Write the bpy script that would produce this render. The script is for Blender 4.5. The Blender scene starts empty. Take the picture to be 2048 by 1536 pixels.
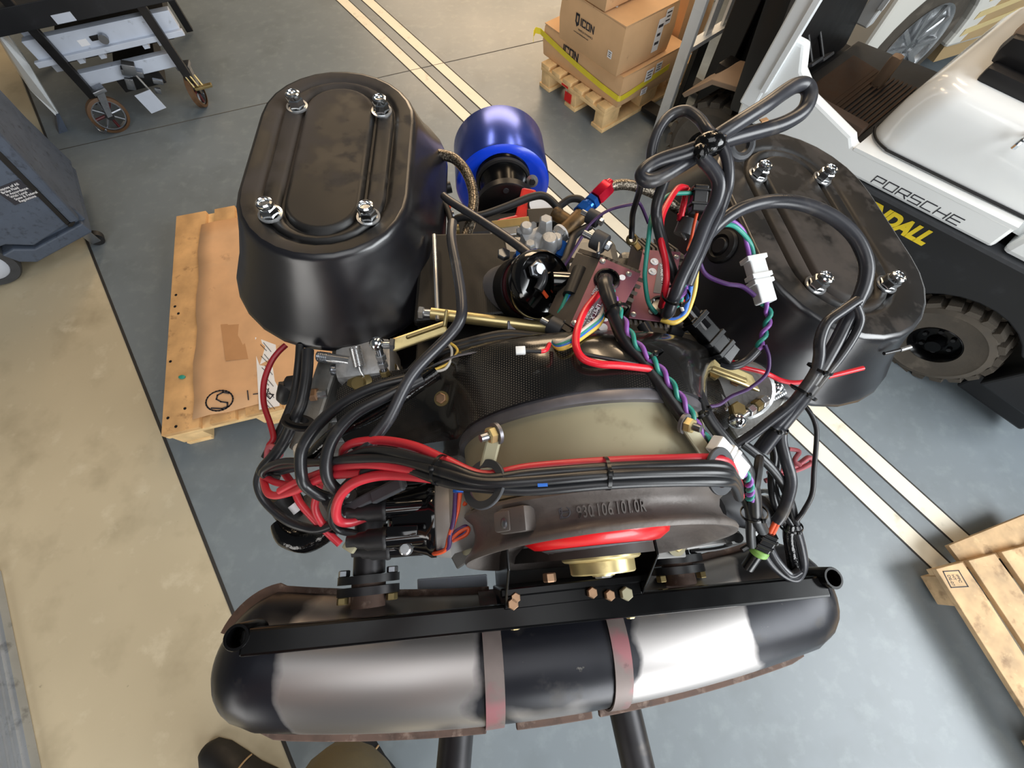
import bpy, bmesh, math, random
from mathutils import Vector, Matrix
random.seed(7)
SC = bpy.context.scene
COL = SC.collection
# ---------------------------------------------------------------- camera, world, lights, exposure
H = 1.75                      # lens height above the floor
FPX = 828.0                   # focal length in pixels of a 2048 px wide picture
TILT = math.radians(23.2)     # away from straight down
cam_d = bpy.data.cameras.new('camera'); cam = bpy.data.objects.new('camera', cam_d); COL.objects.link(cam)
cam.location = (0, 0, H); cam.rotation_euler = (TILT, 0, 0)
cam_d.sensor_width = 36.0; cam_d.lens = 36.0 * FPX / 2048.0; cam_d.clip_start = 0.02; cam_d.clip_end = 100
SC.camera = cam
SC.view_settings.view_transform = 'Standard'; SC.view_settings.look = 'None'
SC.view_settings.exposure = 0.0; SC.view_settings.gamma = 1.0
SC.view_settings.use_curve_mapping = False
wd = bpy.data.worlds.new('workshop_air'); SC.world = wd; wd.use_nodes = True
wd.node_tree.nodes['Background'].inputs[0].default_value = (0.80, 0.86, 0.92, 1)
wd.node_tree.nodes['Background'].inputs[1].default_value = 0.08
def area(name, loc, tgt, sx, sy, power, col):
    d = bpy.data.lights.new(name, 'AREA'); d.shape = 'RECTANGLE'; d.size = sx; d.size_y = sy; d.energy = power; d.color = col
    o = bpy.data.objects.new(name, d); COL.objects.link(o); o.location = loc
    o.rotation_euler = (Vector(tgt) - Vector(loc)).to_track_quat('-Z', 'Y').to_euler()
    return o
area('roller_door_daylight', (2.0, -3.5, 1.15), (0.4, 0.3, 0.6), 2.0, 2.3, 120, (0.96, 0.985, 1.0))
area('high_window_daylight', (4.0, -1.3, 3.3), (0.3, 0.3, 0.6), 3.4, 2.2, 300, (0.94, 0.98, 1.0))
area('side_door_daylight', (-2.0, -2.7, 1.5), (-1.3, 0.2, 0.3), 1.6, 1.8, 44, (1.0, 0.97, 0.92))
area('overhead_fill', (0.5, -1.0, 5.2), (0.2, 0.3, 0), 2.6, 2.6, 60, (0.98, 0.99, 1.0))  # added overhead fill that brightens the engine and muffler from above
area('far_window_glow', (0.1, 8.6, 2.8), (-0.2, 2.0, 0.2), 5.0, 2.4, 300, (1.0, 0.74, 0.48))
for k, (x, y) in enumerate(((1.3, 3.4), (2.8, 5.2), (-1.5, 4.3))):
    area('ceiling_lamp', (x, y, 4.6), (x, y, 0), 0.4, 2.4, 62, (1.0, 0.74, 0.47))

# ---------------------------------------------------------------- from the photograph's pixels to places in the room
ST, CT = math.sin(TILT), math.cos(TILT)
CAM = Vector((0, 0, H))
def ray(px, py):
    u = (px - 1024) / FPX; v = (768 - py) / FPX
    return Vector((u, ST + v * CT, -CT + v * ST))
def W(px, py, z):             # the point at height z
    r = ray(px, py); return CAM + r * ((z - H) / r.z)
def hit(px, py, p0, n):       # the point on the plane through p0
    r = ray(px, py); return CAM + r * ((Vector(p0) - CAM).dot(n) / r.dot(n))
# the engine's own frame: origin at the fan axle, x to the right, y towards the flywheel, z up; it sits yawed and rolled on its stand
EO = Vector((.0936, .03, 1.25))
ER = (Matrix.Rotation(math.radians(5.2), 4, 'Z') @ Matrix.Rotation(math.radians(7), 4, 'Y'))
EM = Matrix.Translation(EO) @ ER
EMI = EM.inverted()
def EZ(px, py, z):            # engine coordinates, on the engine plane z
    o = EMI @ CAM; r = EMI.to_3x3() @ ray(px, py); return o + r * ((z - o.z) / r.z)
def EW(px, py, z): return EM @ EZ(px, py, z)

# ---------------------------------------------------------------- materials
def lin(h):
    c = [int(h[i:i + 2], 16) / 255 for i in (0, 2, 4)]
    return tuple(v / 12.92 if v <= .04045 else ((v + .055) / 1.055) ** 2.4 for v in c) + (1.0,)
MATS = {}
def mat(name, hexc, rough=.5, metal=0.0, var=.12, vs=12.0, bump=0.0, bs=150.0, spots=None, coat=0.0, spec=.5, rv=.12, weave=None, extra=None):
    m = bpy.data.materials.new(name); m.use_nodes = True; nt = m.node_tree; N = nt.nodes; L = nt.links
    b = N['Principled BSDF']; b.inputs['Metallic'].default_value = metal; b.inputs['Specular IOR Level'].default_value = spec
    b.inputs['Coat Weight'].default_value = coat; b.inputs['Coat Roughness'].default_value = .08
    tc = N.new('ShaderNodeTexCoord'); co = tc.outputs['Object']
    def noise(s, d=3.0, r=.55):
        n = N.new('ShaderNodeTexNoise'); n.inputs['Scale'].default_value = s; n.inputs['Detail'].default_value = d; n.inputs['Roughness'].default_value = r
        L.new(co, n.inputs['Vector']); return n.outputs[0]
    def rng(o, a, b_, c, d):
        r = N.new('ShaderNodeMapRange'); r.inputs[1].default_value = a; r.inputs[2].default_value = b_; r.inputs[3].default_value = c; r.inputs[4].default_value = d
        L.new(o, r.inputs[0]); return r.outputs[0]
    def mix(f, a, b_, mode='MIX'):
        x = N.new('ShaderNodeMix'); x.data_type = 'RGBA'; x.blend_type = mode
        if isinstance(f, float): x.inputs[0].default_value = f
        else: L.new(f, x.inputs[0])
        for k, v in ((6, a), (7, b_)):
            if isinstance(v, tuple): x.inputs[k].default_value = v
            else: L.new(v, x.inputs[k])
        return x.outputs[2]
    def math_(op, a, b_=None):
        x = N.new('ShaderNodeMath'); x.operation = op
        for k, v in ((0, a), (1, b_)):
            if v is None: continue
            if isinstance(v, (int, float)): x.inputs[k].default_value = v
            else: L.new(v, x.inputs[k])
        return x.outputs[0]
    base = lin(hexc); n1 = noise(vs)
    dark = tuple(c * (1 - var) for c in base[:3]) + (1,); lite = tuple(min(1, c * (1 + var)) for c in base[:3]) + (1,)
    col = mix(rng(n1, .3, .7, 0, 1), dark, lite)
    rough_out = rng(n1, .3, .7, max(.02, rough - rv * rough), min(1, rough + rv * rough))
    for sp in spots or ():     # (hex, noise scale, low, high, roughness or None): stains and wear with a shape of their own
        f = rng(noise(sp[1], 4.0, .6), sp[2], sp[3], 0, 1)
        col = mix(f, col, lin(sp[0]))
        if len(sp) > 4:
            x = N.new('ShaderNodeMix'); L.new(f, x.inputs[0]); L.new(rough_out, x.inputs[2]); x.inputs[3].default_value = sp[4]; rough_out = x.outputs[0]
    if weave:                  # twill cloth under resin: (pitch in metres, dark hex, light hex)
        sx = N.new('ShaderNodeSeparateXYZ'); L.new(co, sx.inputs[0])
        p = weave[0]
        a = math_('FLOOR', math_('DIVIDE', sx.outputs[0], p)); c = math_('FLOOR', math_('DIVIDE', sx.outputs[1], p))
        w = math_('LESS_THAN', math_('FLOORED_MODULO', math_('ADD', a, math_('MULTIPLY', c, 2.0)), 4.0), .5)
        w = math_('MULTIPLY', w, rng(noise(5, 2), .55, .70, .02, .75))
        col = mix(w, col, lin(weave[1]))
    if extra: col, rough_out = extra(locals(), col, rough_out)
    L.new(col, b.inputs['Base Color']); L.new(rough_out, b.inputs['Roughness'])
    if bump:
        bn = N.new('ShaderNodeBump'); bn.inputs['Strength'].default_value = bump; bn.inputs['Distance'].default_value = .002
        L.new(noise(bs, 3), bn.inputs['Height']); L.new(bn.outputs[0], b.inputs['Normal'])
    MATS[name] = m; return m

# ---------------------------------------------------------------- mesh builder
LOC = {}
GM = Matrix()
class MB:
    def __init__(s, M=None): s.v = []; s.f = []; s.M = M or GM
    def add(s, vs, fs):
        n = len(s.v); s.v += [s.M @ Vector(v) for v in vs]; s.f += [tuple(i + n for i in f) for f in fs]; return s
    def box(s, c, d, rot=None, bev=0.0):
        c = Vector(c); x, y, z = d[0] / 2, d[1] / 2, d[2] / 2; R = rot or Matrix()
        R = R.to_3x3()
        if not bev:
            vs = [c + R @ Vector((i * x, j * y, k * z)) for k in (-1, 1) for j in (-1, 1) for i in (-1, 1)]
            return s.add(vs, [(0, 2, 3, 1), (4, 5, 7, 6), (0, 1, 5, 4), (2, 6, 7, 3), (0, 4, 6, 2), (1, 3, 7, 5)])
        bm = bmesh.new(); bmesh.ops.create_cube(bm, size=1.0)
        for v in bm.verts: v.co = Vector((v.co.x * d[0], v.co.y * d[1], v.co.z * d[2]))
        bmesh.ops.bevel(bm, geom=bm.edges[:], offset=bev, segments=2, affect='EDGES', profile=.6)
        bm.verts.index_update(); vs = [c + R @ v.co for v in bm.verts]; fs = [tuple(v.index for v in f.verts) for f in bm.faces]; bm.free()
        return s.add(vs, fs)
    def boxab(s, a, b): 
        a, b = Vector(a), Vector(b); return s.box((a + b) / 2, b - a)
    def frame(s, ax):
        ax = Vector(ax).normalized(); t = Vector((0, 0, 1)) if abs(ax.z) < .9 else Vector((1, 0, 0))
        x = t.cross(ax).normalized(); return x, ax.cross(x), ax
    def lathe(s, o, ax, prof, n=32, a0=0.0, a1=None, cap=False):   # prof: (radius, distance along the axis)
        o = Vector(o); x, y, z = s.frame(ax); full = a1 is None; cnt = n if full else n + 1; a1 = a0 + 2 * math.pi if full else a1
        vs = []; fs = []
        for r, h in prof:
            for k in range(cnt):
                a = a0 + (a1 - a0) * k / n; vs.append(o + x * (r * math.cos(a)) + y * (r * math.sin(a)) + z * h)
        for i in range(len(prof) - 1):
            for k in range(n):
                k2 = (k + 1) % cnt; fs.append((i * cnt + k, i * cnt + k2, (i + 1) * cnt + k2, (i + 1) * cnt + k))
        if full and cap:
            fs.append(tuple(range(cnt))[::-1]); fs.append(tuple((len(prof) - 1) * cnt + k for k in range(cnt)))
        return s.add(vs, fs)
    def cyl(s, a, b, r, n=16, r2=None, bev=0.0):
        a, b = Vector(a), Vector(b); l = (b - a).length; r2 = r if r2 is None else r2
        prof = [(r, 0), (r2, l)] if not bev else [(r - bev, 0), (r, bev), (r2, l - bev), (r2 - bev, l)]
        return s.lathe(a, b - a, prof, n, cap=True)
    def hexnut(s, o, ax, r, h): return s.lathe(o, ax, [(r * .9, 0), (r, h * .1), (r, h * .85), (r * .85, h)], 6, cap=True)
    def torus(s, o, ax, R, r, n=32, m=10):
        return s.lathe(o, ax, [(R + r * math.cos(2 * math.pi * k / m), r * math.sin(2 * math.pi * k / m)) for k in range(m + 1)], n)
    def sphere(s, c, r, n=16, sc=(1, 1, 1)):
        c = Vector(c); vs = []; fs = []; m = n // 2
        for i in range(m + 1):
            t = math.pi * i / m
            for k in range(n):
                a = 2 * math.pi * k / n; vs.append(c + Vector((r * sc[0] * math.sin(t) * math.cos(a), r * sc[1] * math.sin(t) * math.sin(a), r * sc[2] * math.cos(t))))
        for i in range(m):
            for k in range(n): fs.append((i * n + k, (i + 1) * n + k, (i + 1) * n + (k + 1) % n, i * n + (k + 1) % n))
        return s.add(vs, fs)
    def loft(s, rings, closed=True, caps=True):
        n = len(rings[0]); vs = [p for r in rings for p in r]; fs = []
        for i in range(len(rings) - 1):
            for k in range(n if closed else n - 1):
                fs.append((i * n + k, i * n + (k + 1) % n, (i + 1) * n + (k + 1) % n, (i + 1) * n + k))
        if caps and closed:
            fs.append(tuple(range(n))[::-1]); fs.append(tuple((len(rings) - 1) * n + k for k in range(n)))
        return s.add(vs, fs)
    def prism(s, poly, d):     # poly: 3-D points of one face, d: extrusion
        d = Vector(d); p = [Vector(q) for q in poly]; return s.loft([p, [q + d for q in p]])
    def tube(s, pts, r, n=8, sub=6, closed=False, rad=None):
        P = [Vector(p) for p in pts]
        if sub > 1 and len(P) > 2:
            Q = []; m = len(P); rr = []
            for i in range(m if closed else m - 1):
                g = lambda k: P[k % m] if closed else P[max(0, min(m - 1, k))]
                p0, p1, p2, p3 = g(i - 1), g(i), g(i + 1), g(i + 2)
                for k in range(sub):
                    t = k / sub
                    Q.append(.5 * ((2 * p1) + (p2 - p0) * t + (2 * p0 - 5 * p1 + 4 * p2 - p3) * t * t + (3 * p1 - p0 - 3 * p2 + p3) * t ** 3))
                    if rad: rr.append(rad[i] + (rad[(i + 1) % m] - rad[i]) * t)
            if not closed:
                Q.append(P[-1]); 
                if rad: rr.append(rad[-1])
            P = Q
        else: rr = rad
        rings = []; N = None; L = len(P)
        for i, p in enumerate(P):
            a = P[(i - 1) % L] if closed or i > 0 else P[i]; b = P[(i + 1) % L] if closed or i < L - 1 else P[i]
            T = (b - a).normalized() if (b - a).length > 1e-9 else Vector((0, 0, 1))
            if N is None: N = T.orthogonal().normalized()
            N = N - T * N.dot(T); N = N.normalized() if N.length > 1e-6 else T.orthogonal().normalized()
            B = T.cross(N); R = rr[i] if rad else r
            rings.append([p + (N * math.cos(2 * math.pi * k / n) + B * math.sin(2 * math.pi * k / n)) * R for k in range(n)])
        if closed:
            rings.append(rings[0]); return s.loft(rings, caps=False)
        return s.loft(rings)
    def build(s, name, m, parent=None, smooth=40, bev=None, label=None):
        base = LOC.get(parent.name, Vector()) if parent else Vector()
        me = bpy.data.meshes.new(name); me.from_pydata([v - base for v in s.v], [], s.f)
        bm = bmesh.new(); bm.from_mesh(me); bmesh.ops.remove_doubles(bm, verts=bm.verts[:], dist=1e-6)
        bmesh.ops.recalc_face_normals(bm, faces=bm.faces[:]); bm.to_mesh(me); bm.free()
        o = bpy.data.objects.new(name, me); COL.objects.link(o)
        me.materials.append(m)
        if smooth:
            me.shade_smooth(); me.set_sharp_from_angle(angle=math.radians(smooth))
        if parent: o.parent = parent; LOC[o.name] = base
        else: LOC[o.name] = Vector()
        if bev:
            md = o.modifiers.new('soft_edge', 'BEVEL'); md.width = bev; md.segments = 2; md.limit_method = 'ANGLE'; md.angle_limit = math.radians(40)
        if label: o['label'] = label
        return o
def thing(name, label, cat, loc=(0, 0, 0), group=None):
    o = bpy.data.objects.new(name, None); COL.objects.link(o); o.location = loc; o.empty_display_size = .05
    LOC[o.name] = Vector(loc); return tag(o, label, cat, group)
def tag(o, label=None, cat=None, group=None, kind=None):
    if label: o['label'] = label
    if cat: o['category'] = cat
    if group: o['group'] = group
    if kind: o['kind'] = kind
    return o
def inst(src, name, parent, Mw, m=None, label=None):   # one more piece sharing the mesh of another; Mw places it in the room
    o = bpy.data.objects.new(name, src.data if hasattr(src, 'data') else src); COL.objects.link(o)
    base = LOC.get(parent.name, Vector()) if parent else Vector()
    o.parent = parent; o.matrix_local = Matrix.Translation(-base) @ Mw; LOC[o.name] = base
    if label: o['label'] = label
    return o
def proto(mb, name, m, smooth=40):
    me = bpy.data.meshes.new(name); me.from_pydata(mb.v, [], mb.f); me.materials.append(m)
    bm = bmesh.new(); bm.from_mesh(me); bmesh.ops.recalc_face_normals(bm, faces=bm.faces[:]); bm.to_mesh(me); bm.free()
    me.shade_smooth(); me.set_sharp_from_angle(angle=math.radians(smooth)); return me
def basis(o, x, y, z):
    return Matrix(((x[0], y[0], z[0], o[0]), (x[1], y[1], z[1], o[1]), (x[2], y[2], z[2], o[2]), (0, 0, 0, 1)))
def onto(z):                  # a frame whose z axis points along z
    z = Vector(z).normalized(); x = z.orthogonal().normalized(); return x, z.cross(x), z
def place(o, z): x, y, z = onto(z); return basis(o, x, y, z)
def lettering(text, o, xd, yd, size, m, parent, name='lettering', depth=.0006, shear=0.0, bold=0.0, squash=1.0, align='LEFT', spacing=1.0, line=1.0):
    cu = bpy.data.curves.new(name, 'FONT'); cu.body = text; cu.size = 1.0; cu.shear = shear; cu.offset = bold; cu.align_x = align
    cu.space_character = spacing; cu.space_line = line; cu.extrude = .5
    t = bpy.data.objects.new('t', cu); COL.objects.link(t); dg = bpy.context.evaluated_depsgraph_get(); dg.update()
    me = bpy.data.meshes.new_from_object(t.evaluated_get(dg)); bpy.data.objects.remove(t)
    xd, yd = Vector(xd).normalized(), Vector(yd).normalized(); n = xd.cross(yd)
    base = LOC.get(parent.name, Vector()) if parent else Vector()
    for v in me.vertices: v.co = Vector(o) + xd * (v.co.x * size * squash) + yd * (v.co.y * size) + n * (v.co.z * depth) - base
    me.materials.clear(); me.materials.append(m)
    ob = bpy.data.objects.new(name, me); COL.objects.link(ob); ob.parent = parent; LOC[ob.name] = base
    return ob
def strokes(segs, o, xd, yd, w, m, parent, name='lettering', depth=.0008):   # line drawing: polylines in (x, y) on a plane
    xd, yd = Vector(xd).normalized(), Vector(yd).normalized(); n = xd.cross(yd); mb = MB()
    for pl in segs:
        for a, b in zip(pl, pl[1:]):
            A = Vector(o) + xd * a[0] + yd * a[1]; B = Vector(o) + xd * b[0] + yd * b[1]; t = (B - A)
            if t.length < 1e-7: continue
            t.normalize(); q = n.cross(t) * w / 2; A = A - t * w * .45; B = B + t * w * .45
            mb.prism([A - q, B - q, B + q, A + q], n * depth)
    return mb.build(name, m, parent, smooth=0)
# ---------------------------------------------------------------- the materials of the place
mat('floor_paint', '717a80', .40, var=.05, vs=1.6, spots=[('666e72', 3.1, .50, .80), ('7d878b', 16.0, .52, .80), ('45494b', 34, .72, .82)], bump=.05, bs=60)
mat('floor_concrete', 'b9ae94', .62, var=.08, vs=1.2, spots=[('a0957c', 4.0, .52, .78), ('c9c0a8', 9, .58, .8), ('6d6452', 24, .72, .82)], bump=.08, bs=120)
mat('stripe_paint', 'e6dfcc', .5, var=.06, vs=5, spots=[('8f8a70', 8, .60, .85)])
mat('stripe_edge', '2a2826', .7)
mat('joint_dark', '4c4944', .8)
mat('pine', 'c99f6c', .7, var=.22, vs=9, spots=[('8c6a46', 22, .60, .80)], bump=.2, bs=90)
mat('pine_pale', 'e3c08b', .7, var=.16, vs=14, spots=[('a77f52', 30, .64, .8)], bump=.2, bs=90)
mat('pine_old', 'c9aa82', .75, var=.28, vs=11, spots=[('6e4f33', 14, .56, .78), ('d8bc90', 25, .6, .75)], bump=.25, bs=90)
mat('cardboard', 'd4ad82', .85, var=.08, vs=6, spots=[('8d6a46', 13, .66, .84)])
mat('cardboard_sheet', 'd0a47a', .85, var=.10, vs=7, spots=[('6b4c34', 9, .64, .84), ('c9a27c', 5, .55, .7)])
mat('cardboard_edge', '8a6742', .9)
mat('tape', 'bb8d63', .4, var=.06)
mat('marker', '2c2c34', .7)
mat('paper', 'e4e4e6', .7, var=.03)
mat('yellow_tape', 'e0cf35', .5, var=.08)
mat('yellow_paint', 'f2d52b', .5, var=.03)
mat('white_paint', 'e9edef', .28, var=.03, vs=3, coat=.3, spots=[('b9b8b2', 9, .68, .9)])
mat('white_gloss', 'f1f4f4', .16, var=.02, vs=2, coat=.5)
mat('car_white', 'e4e2da', .25, var=.03, vs=2, coat=.5)
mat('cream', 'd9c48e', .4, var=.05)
mat('car_tan', 'b79c72', .4, var=.08, vs=3)
mat('black_steel', '121214', .38, var=.2, vs=18)
mat('black_gloss', '060607', .22, var=.2, vs=18, coat=.0, spec=.22)
mat('black_dark', '0b0b0d', .55, var=.2)
mat('chassis_black', '15171b', .5, var=.14, vs=6, spots=[('2a2c30', 12, .6, .8)])
mat('tyre', '4a443c', .85, var=.18, vs=14, bump=.3, bs=80, spots=[('6f675c', 9, .55, .8)])
mat('tyre_tread_light', '6b655a', .85, var=.2, vs=16, bump=.3, bs=90)
mat('rubber_mat', '3a2a1e', .9, var=.2, vs=20)
mat('seat_black', '131214', .5, var=.2)
mat('seat_tan', '8a7460', .55, var=.15, vs=6)
mat('grey_steel', 'a9b0b8', .35, .6, var=.08, vs=9, spots=[('6f747a', 16, .6, .8)])
mat('cart_grey', '4b5565', .55, var=.10, vs=12, spots=[('272c35', 40, .55, .8), ('59606b', 5, .62, .85)], bump=.15, bs=300)
mat('lift_grey', 'c3cbd9', .4, .1, var=.07, vs=7, spots=[('6e7480', 15, .62, .82)])
mat('aluminium', 'a4a6a6', .38, .75, var=.12, vs=20, spots=[('5d5c58', 18, .58, .8)], bump=.15, bs=200)
mat('cast_alloy', '8b8a86', .5, .55, var=.18, vs=25, spots=[('4b4844', 14, .55, .75)], bump=.25, bs=220)
mat('alloy_bright', 'c6c8ca', .25, .85, var=.10, vs=30)
mat('chrome', 'dfe2e4', .12, 1.0, var=.05, vs=40)
mat('cast_light', 'b4b6b8', .42, .45, var=.15, vs=40, spots=[('6a6864', 30, .6, .8)], bump=.2, bs=200)
mat('stud_grey', '8c9096', .3, .9, var=.1)
mat('gold_zinc', 'd6c48e', .34, .75, var=.16, vs=26, spots=[('8a744a', 30, .6, .8)])
mat('gold_dull', '8a7a52', .42, .7, var=.18, vs=24)
mat('copper', 'a58468', .4, .7, var=.2, vs=60)
mat('brass', '6e5636', .5, .6, var=.25, vs=50, spots=[('3b2f22', 60, .5, .7)])
mat('anodised_red', 'c41230', .22, .6, var=.1, vs=60)
mat('anodised_blue', '1f5fb8', .22, .6, var=.1, vs=60)
mat('drum_blue', '0a45e6', .35, .0, var=.08, vs=6, coat=.2)
mat('drum_side_blue', '3a52b4', .26, .75, var=.06, vs=4)
mat('red_paint', 'd01a14', .3, var=.12, vs=12, coat=.3, spots=[('5c1410', 26, .62, .78)])
mat('fan_red', 'd8141c', .3, var=.05, vs=12, coat=.3)
mat('filter_black', '101015', .30, var=.15, vs=9, spec=.8, spots=[('2a2928', 5, .6, .85, .55)])
mat('lid_black', '0a0909', .50, var=.2, vs=8, spots=[('322c28', 9, .49, .60, .85), ('28231f', 26, .55, .70, .9)])
mat('carbon', '131211', .22, var=.25, vs=8, coat=.5, weave=(.0012, '7a746a'), spots=[('2d2823', 7, .56, .75, .5)])
mat('carbon_dull', '121110', .5, var=.25, vs=8, coat=.0, spec=.35, weave=(.0012, '8a8478'), spots=[('332d26', 9, .62, .82, .6)])
mat('shroud_black', '0d0c0b', .2, var=.25, vs=8, coat=.5, spots=[('2d2823', 8, .55, .75, .5)])
mat('olive_alloy', '9c967c', .55, .25, var=.08, vs=12, spots=[('6e6650', 22, .64, .82)])
mat('ring_grey', '67615d', .5, .2, var=.14, vs=14, spots=[('7d766e', 18, .58, .8), ('45403c', 30, .6, .8)], bump=.15, bs=260)
mat('disc_grey', '58585c', .45, var=.08, vs=9)
mat('clamp_steel', '77757a', .4, .6, var=.2, vs=30)
mat('rubber', '18181a', .5, var=.2, vs=30, spots=[('3b3834', 24, .6, .8)])
mat('belt_rubber', '34322f', .55, var=.15, vs=30)
mat('rubber_grey', '3a3c40', .5, var=.15, vs=30)
mat('cable_black', '222326', .32, var=.15, vs=30, spots=[('4a4742', 30, .62, .82)])
mat('sleeve_black', '303136', .30, var=.2, vs=24, spots=[('66625c', 18, .55, .74)])
mat('rust_brown', '5a4028', .6, var=.2, vs=30)
mat('wheel_maroon', '4a1418', .5, var=.2)
mat('tape_shiny', '0a0a0b', .14, var=.2, vs=40, bump=.5, bs=90)
mat('cable_red', 'c4303c', .35, var=.10, vs=30)
mat('cable_bright_red', 'd81e30', .3, var=.06, vs=30)
mat('wire_dark_red', '9c1c28', .4, var=.1, vs=30)
mat('wire_pink', 'a85058', .45, var=.15, vs=40)
mat('wire_teal', '2f8f80', .35, var=.08, vs=30)
mat('wire_purple', '8a55a8', .35, var=.08, vs=30)
mat('wire_violet', '46265e', .4, var=.08, vs=30)
mat('wire_blue', '2f6fd0', .35, var=.06)
mat('wire_yellow', 'e3bf58', .35, var=.06)
mat('wire_orange', 'e2582e', .35, var=.06)
mat('wire_white', 'c9c6be', .4, var=.06)
mat('plastic_white', 'e6e9ea', .35, var=.03, spec=.6)
mat('plastic_black', '101113', .25, var=.2, vs=30)
mat('cap_black', '08080a', .1, var=.2, vs=30, coat=.5)
mat('seal_green', '7fae54', .5, var=.06)
mat('body_grey', 'a3a2a0', .45, .3, var=.08, vs=18)
mat('plate_maroon', '7a4a58', .4, .35, var=.10, vs=14, spots=[('a57f88', 26, .62, .8)])
mat('print_grey', '6f6f74', .5, .2)
mat('coil_maroon', '4a1620', .2, .2, var=.15, coat=.4)
mat('coil_print', 'b3262e', .4)
mat('fins', '57524d', .55, .4, var=.15, vs=30)
mat('rust_seam', '5e4a40', .7, .2, var=.3, vs=40, spots=[('8d7a6e', 55, .55, .72), ('3a2a22', 25, .55, .75)])
mat('strap_metal', '756a66', .5, .45, var=.16, vs=20, spots=[('8f5c60', 11, .52, .66), ('3a3634', 34, .62, .75)])
mat('pipe_dark', '2b2a2c', .4, .5, var=.25, vs=20, spots=[('57504a', 16, .58, .8)])
mat('khaki', '5d553f', .9, var=.10, vs=40, bump=.5, bs=500)
mat('skin', 'c08a6c', .55, var=.06)
mat('hair', '2b201a', .7, var=.2)
mat('shirt', '262b38', .85, var=.1, vs=30)
mat('shoe_black', '0d0d10', .6, var=.2, vs=30)
mat('shoe_tan', 'a58a66', .7)
mat('wall_grey', '9a9a96', .8, var=.05, vs=2)
def muffler_extra(e, col, ro):
    N, L, co = e['N'], e['L'], e['co']
    sx = N.new('ShaderNodeSeparateXYZ'); L.new(co, sx.inputs[0]); n = e['noise'](7, 2, .5); n2 = e['noise'](26, 3, .6)
    wob = e['math_']('ADD', e['math_']('MULTIPLY', e['math_']('SUBTRACT', n, .5), .13), e['math_']('MULTIPLY', e['math_']('SUBTRACT', n2, .5), .014))
    x = e['math_']('ADD', sx.outputs[0], wob)
    d1 = e['math_']('ABSOLUTE', e['math_']('SUBTRACT', x, -.243)); d2 = e['math_']('ABSOLUTE', e['math_']('SUBTRACT', x, .160))
    f = e['math_']('MAXIMUM', e['rng'](d1, .116, .104, 0, 1), e['rng'](d2, .098, .088, 0, 1))
    d3 = e['math_']('ABSOLUTE', e['math_']('SUBTRACT', x, -.045)); f3 = e['math_']('MULTIPLY', e['rng'](d3, .062, .040, 0, .8), e['rng'](e['math_']('ADD', sx.outputs[1], wob), -.515, -.490, 1, 0))
    f = e['math_']('MAXIMUM', f, f3)
    c2 = e['mix'](f, col, lin('aaa6a4'))
    r = N.new('ShaderNodeMix'); L.new(f, r.inputs[0]); L.new(ro, r.inputs[2]); r.inputs[3].default_value = .40
    me = N.new('ShaderNodeMix'); L.new(f, me.inputs[0]); me.inputs[2].default_value = .35; me.inputs[3].default_value = .95
    L.new(me.outputs[0], e['b'].inputs['Metallic'])
    return c2, r.outputs[0]
mat('muffler_steel', '1c1d24', .34, .35, var=.2, vs=9, spots=[('3a3735', 20, .60, .78, .5), ('6b6862', 60, .70, .76)], extra=muffler_extra)
def braid_extra(e, col, ro):
    N, L = e['N'], e['L']
    w = N.new('ShaderNodeTexVoronoi'); w.inputs['Scale'].default_value = 380; L.new(e['co'], w.inputs['Vector'])
    return e['mix'](e['rng'](w.outputs[0], .1, .6, 1, 0), lin('4e463c'), lin('b8ad9c')), ro
mat('braid', 'a39a8c', .35, .75, var=.1, extra=braid_extra)
def mt(n): return MATS[n]
# ================================================================ the floor
def slab(name, poly, z0, z1, m):
    mb = MB(); mb.prism([(x, y, z0) for x, y in poly], (0, 0, z1 - z0)); return tag(mb.build(name, m, smooth=0), kind='structure')
e0, e1 = W(185, 510, 0), W(470.7, 1237, 0); ed = (e1 - e0).normalized()
far, near = e0 - ed * 9, e0 + ed * 9
slab('floor', [(far.x, far.y), (near.x, near.y), (9, near.y), (9, far.y)], -.06, 0, mt('floor_paint'))
slab('floor.001', [(far.x - .004, far.y), (-9, far.y), (-9, near.y), (near.x - .004, near.y)], -.06, -.0015, mt('floor_concrete'))
def strip(name, a, b, w, m, h, off=0.0):
    a, b = Vector((a[0], a[1], 0)), Vector((b[0], b[1], 0)); t = (b - a).normalized(); n = Vector((-t.y, t.x, 0))
    q = [a + n * (off - w / 2), b + n * (off - w / 2), b + n * (off + w / 2), a + n * (off + w / 2)]
    return slab(name, [(p.x, p.y) for p in q], .0002, h, m)
tr = 0
strip('trim_1', e0 - ed * 8, e0 + ed * 8, .012, mt('stripe_edge'), .0015)
s0 = W(697, 0, 0); s1 = W(1904.6, 1130.3, 0); sd = (s1 - s0).normalized(); sn = Vector((-sd.y, sd.x, 0))
o1, o2, o3, o4 = [p.dot(sn) - s0.dot(sn) for p in (W(672, 0, 0), W(697, 0, 0), W(722.8, 0, 0), W(747.8, 0, 0))]
A_, B_ = s0 - sd * 4, s1 + sd * 4
strip('trim_2', A_, B_, abs(o2 - o1), mt('stripe_paint'), .0012, (o1 + o2) / 2)
strip('trim_3', A_, B_, abs(o4 - o3), mt('stripe_paint'), .0012, (o3 + o4) / 2)
for k, o in enumerate((o1, o2, o3, o4)): strip('trim_%d' % (4 + k), A_, B_, .007, mt('stripe_edge'), .0018, o)
j0, j1 = W(419, 232, 0), W(1086, 81, 0); jd = (j1 - j0).normalized()
strip('trim_8', j0 - jd * .9, j1 + jd * 5, .005, mt('joint_dark'), .0014)
slab('wall_far', [(-9, 9), (9, 9), (9, 9.15), (-9, 9.15)], 0, 4.8, mt('wall_grey'))
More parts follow.
